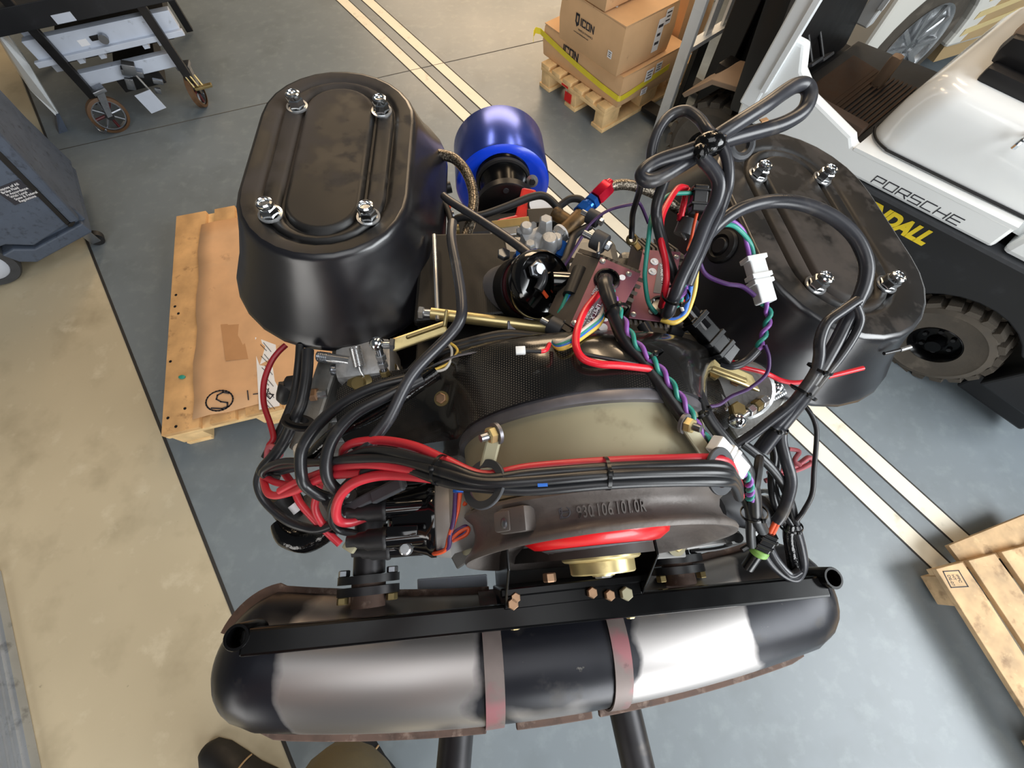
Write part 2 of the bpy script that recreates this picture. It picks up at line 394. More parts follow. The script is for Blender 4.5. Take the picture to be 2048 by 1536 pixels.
slab('wall_left', [(-7, -7), (-7, 9), (-7.15, 9), (-7.15, -7)], 0, 4.8, mt('wall_grey'))
# the ribbed metal edge at the lower left
t = thing('ramp_edge', 'grey ribbed metal ramp edge lying on the tan floor', 'ramp', W(20, 1400, 0))
g0, g1 = W(-6, 1190, .03), W(62, 1536, .03); gd = (g1 - g0).normalized(); gn = Vector((gd.y, -gd.x, 0)).normalized()
if gn.x > 0: gn = -gn
q0, q1 = g0 - gd * .1, g1 + gd * .5
mb = MB(); mb.prism([q0, q1, q1 + gn * .5, q0 + gn * .5], (0, 0, -.029)); mb.build('ramp_plate', mt('grey_steel'), t, smooth=0)
for k in range(8):
    mb = MB(); a = q0 + gn * (.016 + k * .02); b = q1 + gn * (.016 + k * .02); mb.prism([a, b, b + gn * .009, a + gn * .009], (0, 0, .006)); mb.build('rib', mt('grey_steel'), t, smooth=0)

# ================================================================ pallets
def plank_mesh(l, w, h, m, name='plank'):
    mb = MB(); mb.box((l / 2, 0, 0), (l, w, h), bev=.0025); return proto(mb, name, m, 30)
def rotz(o, a): return Matrix.Translation(Vector(o)) @ Matrix.Rotation(a, 4, 'Z')
def euro(label, o, ang, mats, LX=.8, LY=1.2, nb=5, group=None, block=.12, bw=.1):
    """boards along y, cross boards along x, nine blocks, bottom boards along y; o is the near left corner"""
    t = thing('pallet', label, 'pallet', (o[0], o[1], 0), group); M = rotz((o[0], o[1], 0), ang)
    up = Matrix.Rotation(math.pi / 2, 4, 'Z')
    top = plank_mesh(LY, .145 if nb == 5 else bw, .022, mats[0], 'deck_board'); nar = plank_mesh(LY, .100 if nb == 5 else bw, .022, mats[0], 'deck_board')
    xs = [.0725, .2375, .4, .5625, LX - .0725] if nb == 5 else [bw / 2 + (LX - bw) * k / (nb - 1) for k in range(nb)]
    for k, x in enumerate(xs): inst(top if k % 2 == 0 else nar, 'deck_board', t, M @ Matrix.Translation((x, 0, .133)) @ up)
    cr = plank_mesh(LX, .145, .022, mats[1], 'cross_board'); bl = MB(); bl.box((0, 0, 0), (block, .135, .078), bev=.003); bl = proto(bl, 'block', mats[1], 30)
    bt = plank_mesh(LY, .1, .022, mats[1], 'bottom_board')
    for y in (.0725, LY / 2, LY - .0725):
        inst(cr, 'cross_board', t, M @ Matrix.Translation((0, y, .111)))
        for x in (block / 2 + .004, LX / 2, LX - block / 2 - .004): inst(bl, 'block', t, M @ Matrix.Translation((x, y, .061)))
    for x in (block / 2 + .004, LX / 2, LX - block / 2 - .004): inst(bt, 'bottom_board', t, M @ Matrix.Translation((x, 0, .011)) @ up)
    return t, M
# the pallet under the flattened cardboard, left of the engine
pA, pB = W(322, 872, .144), W(600, 806, .144); angA = math.atan2(pB.y - pA.y, pB.x - pA.x)
palA, MA = euro('pale pine pallet left of the engine, covered by a flattened cardboard sheet', pA, angA, (mt('pine'), mt('pine_pale')))
t = thing('cardboard_sheet', 'flattened brown cardboard sheet with marker scrawl lying on the left pallet', 'cardboard', MA @ Vector((.45, .6, .144)))
def onA(x, y, z=.1455): return MA @ Vector((x, y, z + .004))
mb = MB(); rows = []
for j in range(13):
    y = .035 + j * (1.10 - .035) / 12
    rows.append([onA(.125 + i * .068 + .006 * math.sin(j * 1.7), y + .004 * math.sin(i * 2.1), .1465 + .002 * math.sin(i * 1.3 + j * .9)) for i in range(11)])
mb.loft(rows, closed=False, caps=False); sh = mb.build('sheet', mt('cardboard_sheet'), t, smooth=60)
md = sh.modifiers.new('board', 'SOLIDIFY'); md.thickness = .003; md.offset = 1
def flat_on(M, name, poly, z, h, m, par): mb = MB(); mb.prism([M @ Vector((x, y, z)) for x, y in poly], M.to_3x3() @ Vector((0, 0, h))); return mb.build(name, m, par, smooth=0)
def locA(px, py): v = MA.inverted() @ W(px, py, .152); return (v.x, v.y)
flat_on(MA, 'packing_tape', [locA(*p) for p in ((442, 650), (482, 645), (497, 718), (452, 722))], .154, .0006, mt('tape'), t)
flat_on(MA, 'label_strip', [locA(*p) for p in ((511, 675), (552, 690), (560, 812), (519, 820))], .154, .0008, mt('paper'), t)
def scr(pts): return [locA(*p) for p in pts]
def marks(segs, w, name='marker_writing', m='marker', z=.1554): return strokes([[(x, y) for x, y in s] for s in segs], MA @ Vector((0, 0, z)), MA.to_3x3() @ Vector((1, 0, 0)), MA.to_3x3() @ Vector((0, 1, 0)), w, mt(m), t, name)
ring = [(440 + 27 * math.cos(a), 802 + 20 * math.sin(a) - 4 * math.cos(a)) for a in [k * 2 * math.pi / 24 for k in range(27)]]
marks([scr(ring), scr([(459, 787), (447, 785), (436, 791), (434, 799), (443, 804), (456, 806), (456, 814), (445, 818), (424, 817)])], .006)
for q in ([(496, 782), (498, 800)], [(508, 789), (516, 788)], [(538, 778), (534, 792), (541, 798), (548, 790), (538, 788)], [(560, 768), (568, 764), (572, 772), (563, 782)]): marks([scr(q)], .0045)
for k in range(6):
    y = 690 + k * 23
    marks([scr([(522 + k * 1.5, y), (534 + k * 1.5, y + 12)]), scr([(528 + k * 1.5, y - 4), (543 + k * 1.5, y + 14)])], .002, 'printed_hatching')
mb = MB(); c = W(364, 754, .147); mb.sphere(c, .012, 10, (1.3, .8, .5)); tag(mb.build('paint_blob', mt('wire_teal')), 'small dried green blob on the left board of the left pallet', 'blob')
for k in range(1):
    mb = MB()
    for px, py in ((341, 723), (357, 627), (350, 613), (352, 590), (336, 836), (352, 853), (370, 817)): c = W(px, py, .1442); mb.cyl(c - Vector((0, 0, .004)), c + Vector((0, 0, .0012)), .006, 8)
    mb.build('nail_heads', mt('black_steel'), palA)['kind'] = 'stuff'

# the pallet of parcels beyond
pn, pl = W(1205, 215, .144), W(1083, 124, .144); v = (pl - pn); ang = math.atan2(v.y, v.x) - math.pi / 2
MBx = rotz((pn.x, pn.y, 0), ang)
palB, MBy = euro('small pine pallet with red paint marks carrying the stacked cartons', pl, math.atan2(pn.y - pl.y, pn.x - pl.x), (mt('pine_pale'), mt('pine_pale')), .585, .8, 6, block=.075, bw=.072)
for c, d in (((-.0005, .2925, .058), (.002, .06, .055)), ((-.0005, .33, .11), (.002, .06, .012))):
    mb = MB(MBx); mb.box(c, d); mb.build('red_mark', mt('red_paint'), palB, smooth=0)
IB = MBx.inverted()
def carton(label, a, size, z0, h, face=None, bulge=.006, group='cartons on the far pallet', gap=True):
    """a: near corner in pallet coordinates; size (x, y)"""
    M = MBx @ Matrix.Translation((a[0], a[1], z0)); t = thing('carton', label, 'carton', M @ Vector((size[0] / 2, size[1] / 2, 0)), group)
    mb = MB(M); rings = []
    for zz, s in ((0, 0), (.006, .003), (h * .5, .003 + bulge), (h - .012, .003), (h - .003, 0)):
        ri = []; nx, ny = 6, 6; X0, X1, Y0, Y1 = -s, size[0] + s, -s, size[1] + s
        for k in range(nx): ri.append((X0 + (X1 - X0) * k / nx, Y0 - bulge * .6 * math.sin(math.pi * k / nx) * (zz > 0), zz))
        for k in range(ny): ri.append((X1 + bulge * .6 * math.sin(math.pi * k / ny), Y0 + (Y1 - Y0) * k / ny, zz))
        for k in range(nx): ri.append((X1 - (X1 - X0) * k / nx, Y1, zz))
        for k in range(ny): ri.append((X0 - bulge * .6 * math.sin(math.pi * k / ny) * (zz > 0), Y1 - (Y1 - Y0) * k / ny, zz))
        rings.append(ri)
    mb.loft(rings); mb.build('walls', mt('cardboard'), t, smooth=50)
    for k, (y0, y1) in enumerate(((-.004, size[1] / 2 - .002), (size[1] / 2 + .002, size[1] + .004))):
        mb = MB(M); mb.box((size[0] / 2, (y0 + y1) / 2, h + .001), (size[0] + .008, y1 - y0, .005), Matrix.Rotation(.008 * (1 if k else -1), 4, 'X')); mb.build('flap', mt('cardboard'), t, smooth=0)
    mb = MB(M); mb.box((size[0] / 2, size[1] / 2, h + .0045), (size[0] + .006, .05, .0008)); mb.build('sealing_tape', mt('tape'), t, smooth=0)
    return t, M
n0 = IB @ W(1233.6, 215.8, .144); l0 = IB @ W(1087.6, 109, .144)
lowB, ML = carton('low wide brown carton under the big one, belted with yellow tape', (n0.x, n0.y), (.50, l0.y - n0.y), .144, .165)
u0 = IB @ W(1231, 155, .313); u1 = IB @ W(1110.5, 81, .313); u2 = IB @ W(1337.7, 106.6, .313)
bigB, MU = carton('big brown carton with a black shield logo, middle of the stack', (u0.x, u0.y), (max(.34, u2.x - u0.x), u1.y - u0.y), .316, .232)
t0 = IB @ W(1209.5, 24, .556)
topB, MT = carton('brown carton on top of the shield logo carton, cut by the picture edge', (t0.x, t0.y), (.30, .36), .556, .22)
bkB, MK = carton('plain brown carton behind the shield logo carton, beside the forklift bars', (n0.x + .535, u0.y + .06), (.24, .40), .146, .36)
#opB, MO = carton('brown carton with raised flap behind the white forklift bars', (n0.x + .60, -.225), (.20, .18), .0, .24)
#mb = MB(MO); mb.prism([(.0, .0, .245), (.20, 0, .245), (.20, -.05, .31), (0, -.05, .31)], (0, .003, .001)); mb.build('raised_flap', mt('cardboard'), opB, smooth=0)
# yellow belt round the low carton, with a loose tail
mb = MB(ML); L = l0.y - n0.y
path = [(-.012, L + .03, .118), (-.014, L - .02, .112), (-.016, L * .75, .095), (-.017, L * .5, .078), (-.016, L * .2, .064), (-.012, .0, .058), (0, -.012, .058), (.06, -.014, .062), (.22, -.016, .080), (.38, -.016, .098)]
rings = []
for k, p in enumerate(path):
    nrm = Vector((-1, 0, 0)) if k < 5 else Vector((-1, -1, 0)).normalized() if k in (5, 6) else Vector((0, -1, 0)); p = Vector(p)
    rings.append([p + Vector((0, 0, -.016)), p + Vector((0, 0, .016)), p + Vector((0, 0, .016)) + nrm * .0012, p + Vector((0, 0, -.016)) + nrm * .0012])
mb.loft(rings); yb = mb.build('yellow_tape', mt('yellow_tape'), lowB, smooth=30, label='bright yellow tape belt')
mb = MB(ML); rr = []
for p in ((-.012, L + .03, .118), (-.03, L + .055, .120), (-.05, L + .05, .11), (-.055, L + .045, .085)):
    p = Vector(p); rr.append([p + Vector((0, 0, -.016)), p + Vector((0, 0, .016)), p + Vector((-.002, .001, .016)), p + Vector((-.002, .001, -.016))])
mb.loft(rr); mb.build('tape_tail', mt('yellow_tape'), lowB)
# print on the faces towards the camera: left face is x = 0 of the carton, right face is y = 0
X3, Y3, Z3 = MBx.to_3x3() @ Vector((1, 0, 0)), MBx.to_3x3() @ Vector((0, 1, 0)), Vector((0, 0, 1))
def onface(M, u, z, off=-.0125): return M @ Vector((off, u, z))
LU = u1.y - u0.y
def icon(M, LU, u, z, s, par, off=-.0125, logo=True):
    o = onface(M, LU - u, z, off)
    G = {'I': [[(0, 0), (0, 1)]], 'C': [[(.75, .85), (.75, 1), (0, 1), (0, 0), (.75, 0), (.75, .15)]], 'O': [[(0, 0), (.75, 0), (.75, 1), (0, 1), (0, 0)]], 'N': [[(0, 0), (0, 1), (.75, 0), (.75, 1)]]}
    x = 0; segs = []
    for ch, adv in (('I', .35), ('C', 1.1), ('O', 1.1), ('N', 1.0)):
        segs += [[((x + a) * s, b * s) for a, b in pl] for pl in G[ch]]; x += adv
    strokes(segs, o, -Y3, Z3, s * .2, mt('marker'), par, 'lettering', .001)
    if logo:
        q = [(-1.35, 1.3), (-1.35, .2), (-1.0, -.35), (-.65, -.05), (-.65, 1.3), (-1.35, 1.3)]
        strokes([[(a * s, b * s) for a, b in q], [(-1.0 * s, -.3 * s), (-.95 * s, .0)], [(-1.3 * s, 1.25 * s), (-.7 * s, 1.25 * s)]], o, -Y3, Z3, s * .28, mt('marker'), par, 'shield_logo', .001)
icon(MU, LU, .168, .128, .030, bigB)
lettering('VEHICLE DYNAMICS', onface(MU, LU - .150, .100), -Y3, Z3, .013, mt('marker'), bigB)
lettering('www.iconvehicledynamics.com', onface(MU, LU - .118, .083), -Y3, Z3, .0095, mt('marker'), bigB)
icon(ML, l0.y - n0.y, .185, .095, .038, lowB, -.0115, False)
def sticker(M, par, face, u, z, w, h, name='paper_label', off=-.0128):
    mb = MB(M)
    if face == 'L': mb.box((off, u, z), (.0014, w, h))
    else: mb.box((u, off, z), (w, .0014, h))
    s = mb.build(name, mt('paper'), par, smooth=0)
    for k in range(3):   # printed bars
        mb = MB(M); zz = z + h * (.28 - .26 * k); ww = w * (.7, .5, .65)[k]
        if face == 'L': mb.box((off - .001, u, zz), (.0008, ww, h * .09))
        else: mb.box((u, off - .001, zz), (ww, .0008, h * .09))
        mb.build('print_bar', mt('marker'), par, smooth=0)
sticker(MU, bigB, 'L', .062, .088, .030, .034)
sticker(MU, bigB, 'R', .27, .118, .05, .155); sticker(MU, bigB, 'R', .315, .19, .05, .07)
sticker(ML, lowB, 'R', .205, .115, .06, .06, off=-.0175); sticker(ML, lowB, 'R', .275, .132, .05, .05, off=-.0175); sticker(ML, lowB, 'R', .195, .028, .05, .035, off=-.0175)
mb = MB(MU); mb.box((.075, .20, .2335 + .006), (.05, .10, .001), Matrix.Rotation(.5, 4, 'Z')); mb.build('packing_slip', mt('paper'), bigB, smooth=0)

# the worn pallet at the lower right, planks running away from the near corner
zc = .12
c0, c1, c2 = W(1872, 1138, zc), W(2052, 1425, zc), W(2048, 1092, zc)
palC = thing('worn_pallet', 'worn plank pallet with a stamped mark at the lower right, on the floor stripes', 'pallet', (c0.x, c0.y, 0))
yd = (c0 - c1).normalized(); xd = (c2 - c0).normalized()
MC = basis((c0.x, c0.y, 0), (xd.x, xd.y, 0), (yd.x, yd.y, 0), (0, 0, 1)); LCp = 1.15
def locC(px, py): v = MC.inverted() @ W(px, py, zc); return v.x, v.y
for x0, x1, tp, y1 in ((0, .112, .016, 0), (.132, .245, .01, .0), (.268, .385, 0, .0), (.41, .52, 0, .0), (.55, .66, 0, 0), (.69, .80, 0, 0)):
    mb = MB(MC); mb.prism([(x0, y1, zc), (x0 + .004, y1 - LCp, zc), (x1 - tp, y1 - LCp, zc), (x1, y1 - .10, zc), (x1 - .004, y1, zc)], (0, 0, -.02)); mb.build('plank', mt('pine_old'), palC, smooth=0, bev=.002)
for x in (.06, .40, .74):
    for y in (-.06, -LCp / 2, -LCp + .06):
        mb = MB(MC); mb.box((x, y - .02, .059), (.09, .10, .078), bev=.003); mb.build('block', mt('pine_old'), palC)
mb = MB(MC); mb.box((.40, -.012, .09), (.80, .02, .02)); mb.build('end_batten', mt('pine_old'), palC, smooth=0)
mb = MB(MC); mb.box((.40, -LCp + .03, .09), (.80, .06, .02)); mb.build('end_batten', mt('pine_old'), palC, smooth=0)
mb = MB(MC); mb.box((.33, .03, .08), (.40, .09, .018), Matrix.Rotation(.10, 4, 'Z'), bev=.002); mb.build('loose_board', mt('pine_old'), palC)
O3, Xc, Yc = MC @ Vector((0, 0, zc + .0003)), MC.to_3x3() @ Vector((1, 0, 0)), MC.to_3x3() @ Vector((0, 1, 0))
st = [locC(*p) for p in ((1886, 1143), (1917, 1141), (1936, 1173), (1902, 1175))]
strokes([st + [st[0]]], O3, Xc, Yc, .003, mt('marker'), palC, 'stamp_frame')
a_ = Vector(st[0]).lerp(Vector(st[3]), .15); d_ = (Vector(st[3]) - Vector(st[0])).normalized()
for k, s_ in enumerate(('IPPC', 'HT', 'DE-07')):
    q = Vector(st[0]).lerp(Vector(st[1]), .68 - .27 * k) + d_ * .012
    lettering(s_, O3 + Xc * q.x + Yc * q.y, Xc * d_.x + Yc * d_.y, Yc * d_.x - Xc * d_.y, .014, mt('marker'), palC, 'stamp_text')
# ================================================================ the forklift: local x along its heading, y outwards on the side we see, z up
fa = math.radians(131); FU = Vector((math.cos(fa), math.sin(fa), 0)); FN = Vector((-FU.y, FU.x, 0)); FP = W(1893, 757, 0) + FN * .11
FM = basis(FP, FU, FN, (0, 0, 1))
fk = thing('forklift', 'white and black forklift truck with yellow lettering behind the right air filter', 'forklift', FM @ Vector((.7, -.5, 0)))
def ze(s): return .574 + (.885 - s) * .064        # the line where white body meets black chassis
def fpoly(name, pts, y0, y1, m, bev=None, smooth=0, label=None):   # outline in (x, z), between y0 and y1
    mb = MB(FM); mb.prism([(x, y0, z) for x, z in pts], (0, y1 - y0, 0)); return mb.build(name, m, fk, smooth=smooth, bev=bev, label=label)
arch = [(.19 + .245 * math.cos(a), .19 + .235 * math.sin(a)) for a in [math.pi * k / 14 for k in range(15)]]
fpoly('chassis', [(-.10, .34)] + [p for p in arch[::-1] if p[1] > .30 and p[0] < .36] + [(.40, .32), (.52, .26), (1.40, .24), (1.40, ze(1.4) - .012), (-.10, ze(-.1) - .012)], -.02, -.95, mt('chassis_black'), bev=.006)
fpoly('side_ledge', [(-.10, ze(-.1) - .012), (-.10, ze(-.1) + .002), (1.40, ze(1.4) + .002), (1.40, ze(1.4) - .012)], .012, -.05, mt('rubber_grey'))
fpoly('tail_block', [(-.36, .16), (-.03, .16), (-.06, .34), (-.06, ze(0) - .012), (-.36, ze(0) - .012)], -.0, -.95, mt('chassis_black'), bev=.01)
fpoly('tow_block', [(-.30, .05), (-.02, .05), (-.02, .16), (-.30, .16)], -.05, -.9, mt('black_steel'), bev=.01)
# white body: side skirt with a chamfered rear corner, then the step side
fpoly('body_skirt', [(.395, ze(.395) + .004), (.40, .70), (.975, .665), (1.0, .69), (1.2, .735), (1.29, .79), (1.33, .86), (1.40, .86), (1.455, .63), (1.44, ze(1.44) + .004)], .0, -.05, mt('white_gloss'), bev=.012)
fpoly('body_front', [(.93, .36), (.93, ze(.93) - .01), (1.44, ze(1.44) - .01), (1.46, .50), (1.36, .36)], .004, -.05, mt('white_gloss'), bev=.006)
fpoly('counterweight', [(.372, ze(.37) + .004), (.366, .70), (-.36, .74), (-.36, ze(-.36) + .004)], -.004, -.95, mt('white_gloss'), bev=.02)
# hood: a lofted cover, domed, with a dark shut line at its foot
def hood_ring(z, ins, r):
    x0, x1, y0, y1 = -.32 + ins, .972 - ins * 1.0, -.93 + ins, -.05 - ins * .9; out = []
    for cx, cy, a0 in ((x1 - r, y1 - r, 0), (x0 + r, y1 - r, 90), (x0 + r, y0 + r, 180), (x1 - r, y0 + r, 270)):
        for k in range(9):
            a = math.radians(a0 + 90 * k / 8); out.append((cx + r * math.cos(a), cy + r * math.sin(a), z + (.0)))
    return out
mb = MB(FM); mb.loft([hood_ring(z, i, r) for z, i, r in ((.655, .0, .12), (.70, .004, .12), (.78, .014, .12), (.84, .030, .12), (.875, .050, .11), (.893, .080, .09), (.900, .120, .07))]); mb.build('hood', mt('white_gloss'), fk, smooth=80)
mb = MB(FM); mb.tube([(.974, -.40, .672), (.974, -.17, .674)] + [(.852 + .123 * math.cos(math.radians(a)), -.17 + .123 * math.sin(math.radians(a)), .674 + .010 * a / 90) for a in (15, 35, 55, 75, 90)] + [(.60, -.047, .698), (.40, -.050, .708), (.0, -.052, .726)], .0045, 8, 4); mb.build('shut_line', mt('black_dark'), fk)
mb = MB(FM); mb.prism([(.965, 0.001, .668), (.40, .001, .702), (.40, -.2, .702), (.965, -.2, .668)], (0, 0, -.012)); mb.build('skirt_top', mt('white_gloss'), fk, smooth=0)
mb = MB(FM); mb.tube([(.60, -.10, .872), (.60, -.075, .882), (.60, -.05, .874), (.60, -.045, .85)], .008, 8); mb.build('hood_handle', mt('chrome'), fk)
# seat
mb = MB(FM); mb.box((.60, -.47, .915), (.46, .60, .05), bev=.015); mb.build('seat_base', mt('seat_black'), fk)
mb = MB(FM); mb.box((.60, -.47, .965), (.50, .52, .09), bev=.04); mb.build('seat_cushion', mt('seat_black'), fk)
mb = MB(FM); mb.box((.62, -.47, 1.0), (.46, .46, .06), bev=.028); mb.build('seat_insert', mt('seat_tan'), fk, label='worn tan seat centre')
mb = MB(FM); mb.box((.34, -.47, 1.16), (.12, .46, .40), Matrix.Rotation(-.2, 4, 'Y'), bev=.04); mb.build('backrest', mt('seat_black'), fk)
# footwell, mat, dash
mb = MB(FM); mb.box((1.20, -.47, .47), (.52, .86, .10)); mb.build('footwell', mt('black_dark'), fk, smooth=0)
mb = MB(FM); mb.box((1.21, -.08, .60), (.44, .05, .20), bev=.01); mb.build('step_edge', mt('rubber_mat'), fk)
mb = MB(FM); mb.box((1.17, -.50, .535), (.34, .54, .02), Matrix.Rotation(-.06, 4, 'Y'), bev=.006); matp = mb.build('floor_mat', mt('rubber_mat'), fk)
for k in range(16):
    mb = MB(FM); mb.box((1.02 + k * .02, -.50, .546 + .06 * (.15 - k * .02)), (.009, .50, .012)); mb.build('mat_rib', mt('rubber_mat'), fk, smooth=0)
mb = MB(FM); mb.box((1.50, -.45, .80), (.10, .80, .56), Matrix.Rotation(.15, 4, 'Y'), bev=.02); mb.build('dash_panel', mt('black_steel'), fk)
for y, zz in ((-.34, .66), (-.45, .64)):
    mb = MB(FM); mb.box((1.37, y, zz), (.05, .085, .012), Matrix.Rotation(.7, 4, 'Y'), bev=.004); mb.build('pedal', mt('rubber_grey'), fk)
    mb = MB(FM); mb.cyl((1.37, y, zz), (1.47, y, zz + .10), .008); mb.build('pedal_arm', mt('black_steel'), fk)
mb = MB(FM); mb.cyl((1.46, -.42, .95), (1.20, -.42, 1.25), .035); mb.build('steering_column', mt('black_steel'), fk)
mb = MB(FM); ax = Vector((-.26, 0, .30)).normalized(); mb.torus((1.20, -.42, 1.26), ax, .16, .016); mb.build('steering_wheel', mt('black_steel'), fk)
mb = MB(FM); mb.box((1.15, -.66, .60), (.05, .05, .14), bev=.02); mb.build('far_side_panel', mt('seat_tan'), fk)
# front pillar and guard
for y in (.008, -.89):
    mb = MB(FM); mb.prism([(1.455, y, .60), (1.385, y, .60), (1.315, y, 1.98), (1.385, y, 1.98)], (0, -.06, 0)); mb.build('guard_pillar', mt('white_paint'), fk, smooth=0, bev=.008)
    mb = MB(FM); mb.prism([(1.39, y + .012, .68), (1.37, y + .012, .68), (1.30, y + .012, 1.98), (1.32, y + .012, 1.98)], (0, -.02, 0)); mb.build('pillar_rib', mt('white_paint'), fk, smooth=0)
# fenders
fpoly('front_fender', [(1.36, .44), (1.38, .56), (1.46, .60), (1.66, .56), (1.78, .44), (1.76, .43), (1.65, .54), (1.47, .575), (1.40, .44)], -.10, -.32, mt('seat_tan'), bev=.004)
# wheels
def wheel(par, M, c, r, w, rim_r, m_t, lugs=22, name='wheel', side=1):
    """c is the hub centre on the outer face; y outwards"""
    c = Vector(c); ax = Vector((0, -1, 0)); mb = MB(M)
    mb.lathe(c, ax, [(rim_r, .012), (rim_r * 1.05, .0), (r * .76, .0), (r * .80, -.004), (r * .9, .004), (r * .925, .012), (r * .925, w - .012), (r * .88, w), (rim_r, w)], 48); ty = mb.build(name, m_t, par, smooth=30)
    lug = MB(); lug.prism([(-.5, 0, 0), (.5, 0, 0), (.42, 0, 1), (-.42, 0, 1)], (0, -1, 0))
    lug = proto(lug, 'tread_lug', m_t, 30); lw = 2 * math.pi * r * .92 / lugs * .80
    for k in range(lugs):
        a = 2 * math.pi * (k + .5) / lugs; d = Vector((math.cos(a), 0, math.sin(a))); t = Vector((-math.sin(a), 0, math.cos(a)))
        for half in (0, 1):
            o = c + d * (r * .90) + Vector((0, -.004 - half * w * .5, 0)) + t * (lw * .3 * half)
            Mi = basis(o, t * lw, Vector((0, 1, 0)) * (w * .48) + t * (lw * .35), d * (r * .10)); inst(lug, 'tread_lug', ty, M @ Mi)
    mb = MB(M); mb.lathe(c, ax, [(.0, -.012), (rim_r * .30, -.012), (rim_r * .36, .004), (rim_r * .40, .03), (rim_r * .80, .034), (rim_r * .90, .01), (rim_r * 1.0, -.002), (rim_r * 1.06, .004), (rim_r * 1.04, .02)], 40); rim = mb.build('rim', mt('black_gloss'), par)
    for k in range(6):
        a = 2 * math.pi * k / 6; mb = MB(M); mb.hexnut(c + Vector((rim_r * .6 * math.cos(a), -.034, rim_r * .6 * math.sin(a))), (0, 1, 0), .010, .012); mb.build('wheel_nut', mt('black_steel'), rim)
    return ty
wheel(fk, FM, (.19, -.0, .19), .205, .13, .088, mt('tyre'), 20)
wheel(fk, FM, (1.53, -.10, .246), .246, .20, .115, mt('tyre'), 22)
# mast and load backrest
for y in (-.42, -.88):
    mb = MB(FM); mb.box((1.80, y - .05, 1.02), (.12, .07, 1.9)); mb.build('mast_rail', mt('black_steel'), fk, smooth=0, bev=.006)
    mb = MB(FM); mb.box((1.71, y - .10, .95), (.07, .05, 1.7)); mb.build('inner_rail', mt('black_dark'), fk, smooth=0)
for z in (.25, .62, 1.05, 1.75): mb = MB(FM); mb.box((1.79, -.70, z), (.08, .40, .10)); mb.build('mast_crossbar', mt('black_steel'), fk, smooth=0)
mb = MB(FM); mb.cyl((1.72, -.70, .15), (1.72, -.70, 1.5), .035); mb.build('lift_cylinder', mt('black_steel'), fk)
for k, (x, y, z, dx, dy, dz) in enumerate(((1.66, -.30, .52, .14, .10, .05), (1.64, -.33, .40, .10, .12, .06), (1.62, -.62, .70, .10, .2, .1), (1.60, -.40, .66, .06, .06, .10))):
    mb = MB(FM); mb.box((x, y, z), (dx, dy, dz), Matrix.Rotation(.2 * k, 4, 'Z'), bev=.008); mb.build('mast_bracket', mt('black_steel'), fk)
mb = MB(FM); mb.tube([(1.66, -.34, 1.0), (1.62, -.36, .86), (1.64, -.42, .76), (1.61, -.36, .62), (1.63, -.30, .50)], .012); mb.build('hydraulic_hose', mt('rubber_grey'), fk)
mb = MB(FM); mb.tube([(1.60, -.55, 1.05), (1.56, -.52, .90), (1.60, -.46, .78), (1.55, -.42, .70)], .010); mb.build('hydraulic_hose', mt('rubber_grey'), fk)
fpoly('fork_upright', [(1.935, .02), (1.995, .02), (1.995, 1.55), (1.935, 1.55)], -.318, -.345, mt('white_paint'), bev=.003)
fpoly('fork_upright', [(1.935, .02), (1.995, .02), (1.995, 1.55), (1.935, 1.55)], -1.02, -1.047, mt('white_paint'), bev=.003)
for y in (-.50, -.64, -.78, -.90):
    mb = MB(FM); mb.box((1.965, y, 1.02), (.014, .055, 1.06)); mb.build('backrest_slat', mt('white_paint'), fk, smooth=0)
for z in (.48, 1.54):
    mb = MB(FM); mb.box((1.965, -.68, z), (.05, .70, .022)); mb.build('backrest_rail', mt('white_paint'), fk, smooth=0)
for y in (-.45, -.85):
    mb = MB(FM); mb.box((2.07, y, .045), (.20, .09, .03)); mb.build('fork_blade', mt('black_steel'), fk, smooth=0, bev=.004)
    mb = MB(FM); mb.box((1.96, y - .02, .27), (.03, .09, .42)); mb.build('fork_shank', mt('black_steel'), fk, smooth=0, bev=.004)
# lettering on the side
tilt = Vector((-FU.x, -FU.y, .064)).normalized(); upv = (Vector((0, 0, 1)) - tilt * tilt.z).normalized()
lettering('KENDALL', FM @ Vector((.842, -.0185, ze(.842) - .106)), tilt, upv, .080, mt('yellow_paint'), fk, 'yellow_lettering', .001, shear=.22, bold=.058, squash=.88, spacing=.98)
hgt, adv = .027, .0465
GL = {'P': [[(0, 0), (0, 1), (1, 1), (1, .42), (0, .42)]], 'O': [[(0, 0), (0, 1), (1, 1), (1, 0), (0, 0)]], 'R': [[(0, 0), (0, 1), (1, 1), (1, .42), (0, .42)], [(.62, .42), (1, 0)]], 'S': [[(1, 1), (0, 1), (0, .52), (1, .52), (1, 0), (0, 0)]],
      'C': [[(1, 1), (0, 1), (0, 0), (1, 0)]], 'H': [[(0, 0), (0, 1)], [(1, 0), (1, 1)], [(0, .5), (1, .5)]], 'E': [[(1, 1), (0, 1), (0, 0), (1, 0)], [(0, .5), (.95, .5)]]}
segs = []
for k, ch in enumerate('PORSCHE'): segs += [[(k * adv + a * adv * .78 + b * .004, b * hgt) for a, b in pl] for pl in GL[ch]]
strokes(segs, FM @ Vector((.838, .0005, ze(.838) + .020)), tilt, upv, .0034, mt('marker'), fk, 'body_lettering', .001)
fpoly('warning_decal', [(1.40, .97), (1.47, .97), (1.47, 1.03), (1.40, 1.03)], -.30, -.301, mt('paper'))
mb = MB(FM); mb.box((1.745, -.27, 1.02), (.002, .08, .10)); mb.build('paper_label', mt('paper'), fk, smooth=0)

